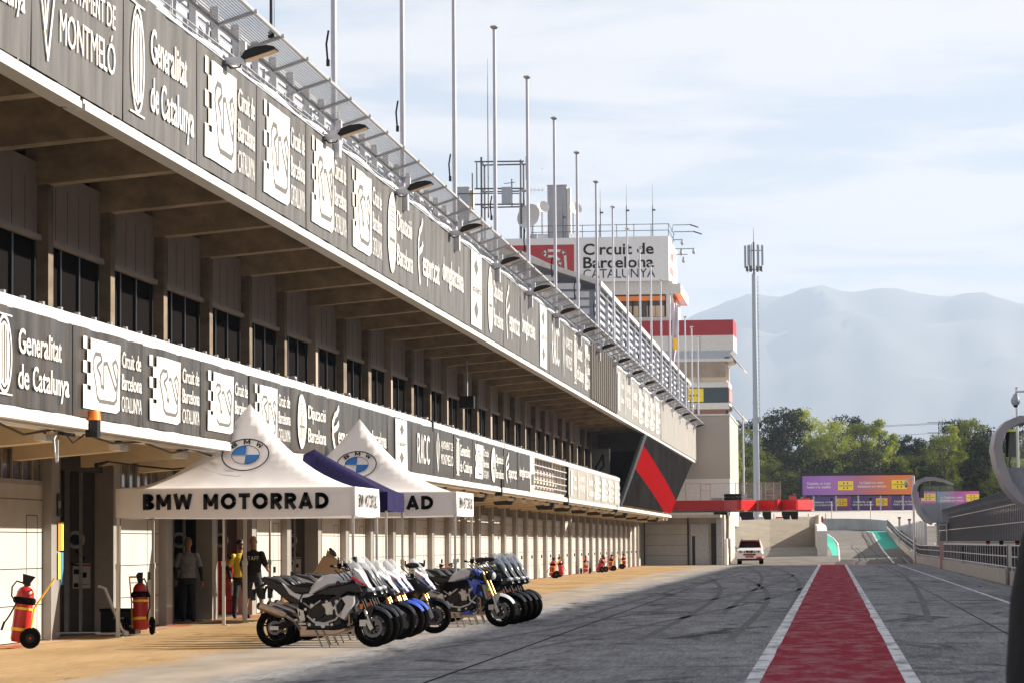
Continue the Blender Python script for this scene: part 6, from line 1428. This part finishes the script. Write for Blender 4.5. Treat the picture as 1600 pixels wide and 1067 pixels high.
# ================================================================ white off-road car
car=empty('car',(-6.08,224.2,0),0,'white off-road estate car with red markings facing the camera at the end of the lane','car')
prof=[(-2.2,.45),(-2.25,.62),(-2.22,1.0),(-2.05,1.12),(-1.1,1.22),(-.45,1.72),(.2,1.80),(1.9,1.78),(2.3,1.25),(2.4,.7),(2.3,.45)]   # y,z
def carsec(w0):
    b=MB(); n=len(prof); lv=[(-1,.0),(-.97,1),(-.5,1),(.5,1),(.97,1),(1,.0)]
    for u,_ in lv:
        for (y,z) in prof:
            tp=max(0,(z-1.12)/.68); ins=.22*tp; x=u*(w0-ins); zz=z-(0.05 if abs(u)==1 and z>1 else 0); yy=y*(1-.03*(abs(u)==1)); b.v.append((x,yy,zz))
    b.f=[(k*n+i,k*n+(i+1)%n,(k+1)*n+(i+1)%n,(k+1)*n+i) for k in range(len(lv)-1) for i in range(n)]
    b.f+=[tuple(range(n)),tuple(range((len(lv)-1)*n,len(lv)*n))[::-1]]; return b
cw_=mat('car_white',(.80,.80,.80),.25,coat=.5)
carsec(.92).build('body',cw_,car,True)
MB().add([(-.78,-1.16,1.20),(.78,-1.16,1.20),(.66,-.50,1.70),(-.66,-.50,1.70)],[(0,1,2,3)]).off(0,-.035,.03).build('windshield',M['glass_dk'],car)
MB().add([(-.72,-.60,1.645),(.72,-.60,1.645),(.68,-.48,1.745),(-.68,-.48,1.745)],[(0,1,2,3)]).add([(-.84,-1.17,1.21),(-.78,-1.19,1.21),(-.66,-.53,1.71),(-.71,-.52,1.71)],[(0,1,2,3)]).add([(.84,-1.17,1.21),(.78,-1.19,1.21),(.66,-.53,1.71),(.71,-.52,1.71)],[(3,2,1,0)]).off(0,-.05,.04).build('red_trim',M['red'],car)
MB().box(-.42,-2.30,.86,.42,-2.2,1.03).build('grille',M['black'],car)
MB().add([(-.40,-2.31,1.03),(-.32,-2.31,1.03),(-.22,-2.31,.86),(-.30,-2.31,.86)],[(0,3,2,1)]).add([(.40,-2.31,1.03),(.32,-2.31,1.03),(.22,-2.31,.86),(.30,-2.31,.86)],[(0,1,2,3)]).lathe([(.05,-.02),(.07,-.02),(.07,0),(.05,0)],(0,-2.31,.945),'y',16,True).build('grille_trim',BM['chrome'],car)
for sx in(-1,1):
    h=MB().box(sx*.50,-2.27,.86,sx*.80,-2.12,1.03).build('headlight',BM['lens'],car); MB().cyl((sx*.66,-2.28,.93),(sx*.66,-2.26,.93),.06,n=12).build('lamp',M['black'],h)
    MB().box(sx*.92,-1.05,1.14,sx*1.12,-.92,1.32).build('mirror',cw_,car); MB().cyl((sx*.70,-2.30,.62),(sx*.70,-2.24,.62),.06,n=12).build('fog_lamp',M['black'],car)
    for y in(-1.45,1.5): w_=MB().lathe([(.22,-.12),(.36,-.12),(.385,-.08),(.385,.08),(.36,.12),(.22,.12)],(sx*.80,y,.385),'x',24,True).build('wheel',M['rubber'],car,True); MB().cyl((sx*.72,y,.385),(sx*.90,y,.385),.22,n=16).build('rim',BM['alu'],w_)
    MB().box(sx*.62,-.4,1.82,sx*.66,1.5,1.88).build('roof_rail',M['black'],car)
    MB().box(sx*.925,-2.1,.62,sx*.93,2.,.74).build('red_stripe',M['red'],car)
MB().box(-.92,-2.34,.42,.92,-2.1,.84).build('bumper',mat('bumper_pink_white',(.72,.62,.60),.35,coat=.3),car,True)
MB().box(-.45,-2.36,.66,.45,-2.33,.76).build('air_intake',M['black'],car); MB().box(-.30,-2.37,.50,.30,-2.35,.62).box(.5,-2.35,.42,.9,-2.345,.55).build('red_plate',M['red'],car)
b=MB()
for k in range(5): b.box(-.36+k*.16,-2.355,.785,-.29+k*.16,-2.345,.84)
b.build('red_mark',M['red'],car); MB().box(-.85,-2.2,.28,.85,-1.9,.44).build('underbody',M['black'],car)
# ================================================================ trees
LF={'light':leaf_mat('leaf_yellow_green',(.42,.44,.06),(.20,.25,.04),.45,.12),'mid':leaf_mat('leaf_mid_green',(.22,.26,.045),(.09,.12,.025),.3,.12),'dark':leaf_mat('leaf_dark_green',(.035,.05,.02),(.018,.026,.011),.2,.12)}
bark=mat('bark_brown',(.12,.09,.065),.9,var=.3,scale=4,bump=.5)
def tree(kind,hgt,wid,seed,leaf,nclump,nleaf,lo=.25,pointed=.0):
    rg=random.Random(seed); o=empty('tree',(0,0,0),0,'x','tree','trees beyond the far boards')
    tk=MB(); tk.tube([(0,0,0),(rg.uniform(-.2,.2),0,hgt*.35),(rg.uniform(-.4,.4),rg.uniform(-.3,.3),hgt*.62),(0,0,hgt*.9)],[.30,.22,.13,.03],8)
    cl=[]
    for k in range(nclump):
        t=rg.uniform(lo,1.0); env=math.sin(PI*min(1,((t-lo)/(1-lo))*.80+.14))**(.55+pointed)
        a=rg.uniform(0,2*PI); r=wid*.5*env*math.sqrt(rg.uniform(.15,1)); c=(r*math.cos(a),r*math.sin(a),t*hgt*.97)
        cl.append((c,rg.uniform(.55,1.15)*wid*.13)); 
        if k%3==0: tk.tube([(0,0,max(hgt*.15,c[2]-hgt*.18)),(c[0]*.5,c[1]*.5,c[2]-hgt*.06),c],[.10,.06,.02],5)
    tk.build('trunk',bark,o)
    b=MB()
    for (c,r) in cl:
        for _ in range(nleaf):
            v_=Vector((rg.gauss(0,1),rg.gauss(0,1),rg.gauss(0,1))).normalized()*r*rg.uniform(.45,1.15); v_.z*=.8
            p=Vector(c)+v_; s=rg.uniform(.10,.21)*(1.15 if kind=='dark' else 1)
            u=Vector((rg.uniform(-1,1),rg.uniform(-1,1),rg.uniform(-1,1))).normalized(); w_=u.orthogonal().normalized(); w_=(w_*math.cos(rg.uniform(0,6))+u.cross(w_)*math.sin(rg.uniform(0,6))).normalized()
            n=len(b.v); b.v+=[tuple(p-u*s),tuple(p+w_*s*.55),tuple(p+u*s),tuple(p-w_*s*.55)]; b.f.append((n,n+1,n+2,n+3))
    b.build('crown',leaf,o,recalc=False); return o
PR=[tree('light',15,9,1,LF['light'],70,120,.18),tree('mid',14,9,2,LF['mid'],75,120,.12),tree('dark',14,8.5,3,LF['dark'],80,130,.10),tree('light',14,5.2,4,LF['light'],50,110,.12,.5),tree('mid',11,10,5,LF['mid'],75,110,.10),tree('dark',10,10,6,LF['dark'],70,120,.05)]
nm=['broad yellow-green tree','mid green tree','dark green tree','slim yellow-green poplar','wide mid green tree','low wide dark tree']
spots=[ # x,y,kind,scale,label tail
(-16.5,470,2,1.08,'behind the service block'),(-13.,455,1,.95,'rising just right of the service block'),(-10.6,478,2,1.12,'directly left of the phone mast'),(-14,440,3,.70,'low in front, by the red balcony railing'),
(-7.2,466,2,1.20,'immediately right of the phone mast'),(-3.4,470,0,1.13,'tallest of the bright ones, above the left end of the billboard'),(.2,462,0,.98,'with a ragged top above the middle of the purple print'),(-1.5,452,1,.86,'lower, in front of the brightest tree'),
(2.6,486,2,1.12,'dark top between two bright trees'),(4.6,468,1,1.02,'above the centre of the billboard'),(7.4,466,3,1.10,'slim one right of the billboard centre'),(9.6,470,3,.92,'slim one above the orange print'),(6.,448,5,.95,'low behind the billboard frame'),
(-5.,445,5,1.0,'low in front of the mast foot'),(12.6,478,2,.86,'small round one right of the billboard'),(15.3,480,5,1.12,'above the left of the small gantry'),(18.4,466,3,1.02,'bright slim one above the small gantry'),(16.6,452,1,.86,'just above the magenta board'),
(21.4,474,1,1.06,'above the right end of the pink board'),(24.6,470,5,1.25,'dark one above the catch fence'),(22.,450,2,.82,'low in front, right of the pink board'),(27.2,462,3,.95,'slim bright one left of the large gantry'),(29.8,476,2,1.05,'behind the glass of the large gantry'),(32.6,470,0,.9,'at the right edge of the picture'),(25.4,448,4,.8,'low one left of the large gantry'),
(11.,450,4,.80,'low behind the orange end of the billboard'),(1.6,446,5,.9,'low behind the middle of the billboard'),(36,474,1,1.0,'beyond the right edge'),(-20,480,1,1.1,'behind the tower foot'),(19.8,488,2,1.05,'in the back row above the pink board'),(9.8,492,5,1.15,'in the back row right of the billboard centre'),(-9,442,4,.72,'low one left of the mast foot'),
(27.8,430,3,1.0,'thin tall sapling beside a pole, just left of the large gantry'),(13.9,440,5,.72,'low dark one right behind the billboard pole')]
usd=set(); rg=random.Random(5)
for k,(x,y,kd,s,tl) in enumerate(spots):
    lb=f'{nm[kd]} {tl}'; lc=(x,y,gz(y)-.3); rz=rg.uniform(0,6.28); s*=.90; scl=(s*rg.uniform(1.0,1.15),s,s)
    if k==32: scl=(.33,.33,1.2)
    if kd not in usd: usd.add(kd); o=PR[kd]; o.location=lc; o.rotation_euler=(0,0,rz); o.scale=scl; o['label']=lb
    else: o=clone(PR[kd],lc,rz,lb,None,scl)
# far wood behind the single trees
b=MB(); rg=random.Random(9)
for _ in range(26000):
    x=rg.uniform(-60,75); y=rg.uniform(500,530); h=(8.4+2.2*noise.noise((x*.13,0,2))+1.2*noise.noise((x*.5,1,2)))*math.sqrt(rg.random()); p=Vector((x,y,gz(y)+h)); s=rg.uniform(.2,.42)
    u=Vector((rg.uniform(-1,1),rg.uniform(-1,1),rg.uniform(-1,1))).normalized(); w_=u.orthogonal(); n=len(b.v)
    b.v+=[tuple(p-u*s),tuple(p+w_*s*.6),tuple(p+u*s),tuple(p-w_*s*.6)]; b.f.append((n,n+1,n+2,n+3))
tag(b.build('far_wood',LF['dark'],recalc=False),'dark continuous wood behind the single trees','wood',kind='stuff')
o=empty('pole',(26.3,432,gz(432)),0,'grey pole beside the thin sapling left of the large gantry','pole'); MB().cyl((0,0,0),(0,0,17),.20,.18,8).build('pole',M['galv'],o); MB().cyl((0,0,17),(0,0,17.1),.22,n=8).build('cap',M['black'],o)
# ================================================================ mountains
PRF=[(-422.3, 267.1), (-314.7, 324.5), (-250.3, 358.8), (-223.5, 374.5), (-207.5, 380.6), (-154.1, 400.1), (-130.6, 408.2), (-84.0, 401.1), (-63.9, 406.1), (-37.3, 415.3), (-8.7, 420.1), (15.4, 410.2), (34.4, 406.6), (52.3, 408.5), (84.0, 413.3), (112.3, 411.8), (136.4, 405.0), (162.5, 400.3), (196.0, 396.6), (214.9, 400.6), (227.5, 403.5), (235.8, 401.3), (253.6, 404.2), (277.4, 394.2), (308.5, 384.2), (318.9, 384.1), (422.4, 361.4), (628.2, 337.2)]
def ridge(x):
    for k in range(len(PRF)-1):
        if PRF[k][0]<=x<=PRF[k+1][0]:
            t=(x-PRF[k][0])/(PRF[k+1][0]-PRF[k][0]); t=t*t*(3-2*t)*.5+t*.5; return lerp(PRF[k][1],PRF[k+1][1],t)
    return PRF[0][1] if x<PRF[0][0] else PRF[-1][1]
b=MB(); NX,NY=240,40
for j in range(NY+1):
    y=11200+5500*j/NY
    for i in range(NX+1):
        x=-4800+11800*i/NX; t=(y-11200)/2800; k_=math.sin(min(1,t)*PI/2)**1.0 if t<1 else max(.1,1-(t-1)*.6)
        nz=noise.fractal((x*.0009,y*.0009,0),1.,2.,5)
        xr=x*5000/14000
        z=10+ridge(xr)*k_*2.8*(1-.30*abs(nz)*(abs(t-1)>.06)*min(1,abs(t-1)*3))+ (nz*10 if t>.97 and t<1.05 else 0)*.15
        b.v.append((x,y,z))
b.f=[(j*(NX+1)+i,j*(NX+1)+i+1,(j+1)*(NX+1)+i+1,(j+1)*(NX+1)+i) for j in range(NY) for i in range(NX)]
tag(b.build('mountains',mat('mountain_scrub',(.045,.06,.05),.95,c2=(.11,.11,.085),scale=.0028),None,True,angle=80),kind='structure')
# low foothill in front
b=MB()
for j in range(13):
    y=8000+200*j
    for i in range(61):
        x=-2600+8000*i/60; z=8+ (235-.06*max(0,x+190))*math.sin(PI*j/12)*(1+.25*noise.noise((x*.004,0,7))); b.v.append((x,y,z))
b.f=[(j*61+i,j*61+i+1,(j+1)*61+i+1,(j+1)*61+i) for j in range(12) for i in range(60)]
tag(b.build('foothills',MATS['mountain_scrub'],None,True,angle=80),kind='structure')
# ================================================================ haze
hz=MB().box(-6800,-120,-1,9400,17000,1330).build('haze',bpy.data.materials.new('haze_air')); hm=hz.data.materials[0]; hm.use_nodes=True; N=hm.node_tree.nodes;L=hm.node_tree.links
N.remove(N['Principled BSDF']); pv=N.new('ShaderNodeVolumePrincipled'); pv.inputs['Color'].default_value=(.61,.75,.98,1); pv.inputs['Density'].default_value=.0001; pv.inputs['Anisotropy'].default_value=.15
L.new(pv.outputs[0],N['Material Output'].inputs['Volume']); tag(hz,kind='stuff'); hz['label']='pale blue summer haze lying over the far hills'; hz['category']='haze'
for o in list(bpy.data.objects):
    if o.get('o') is not None: pass
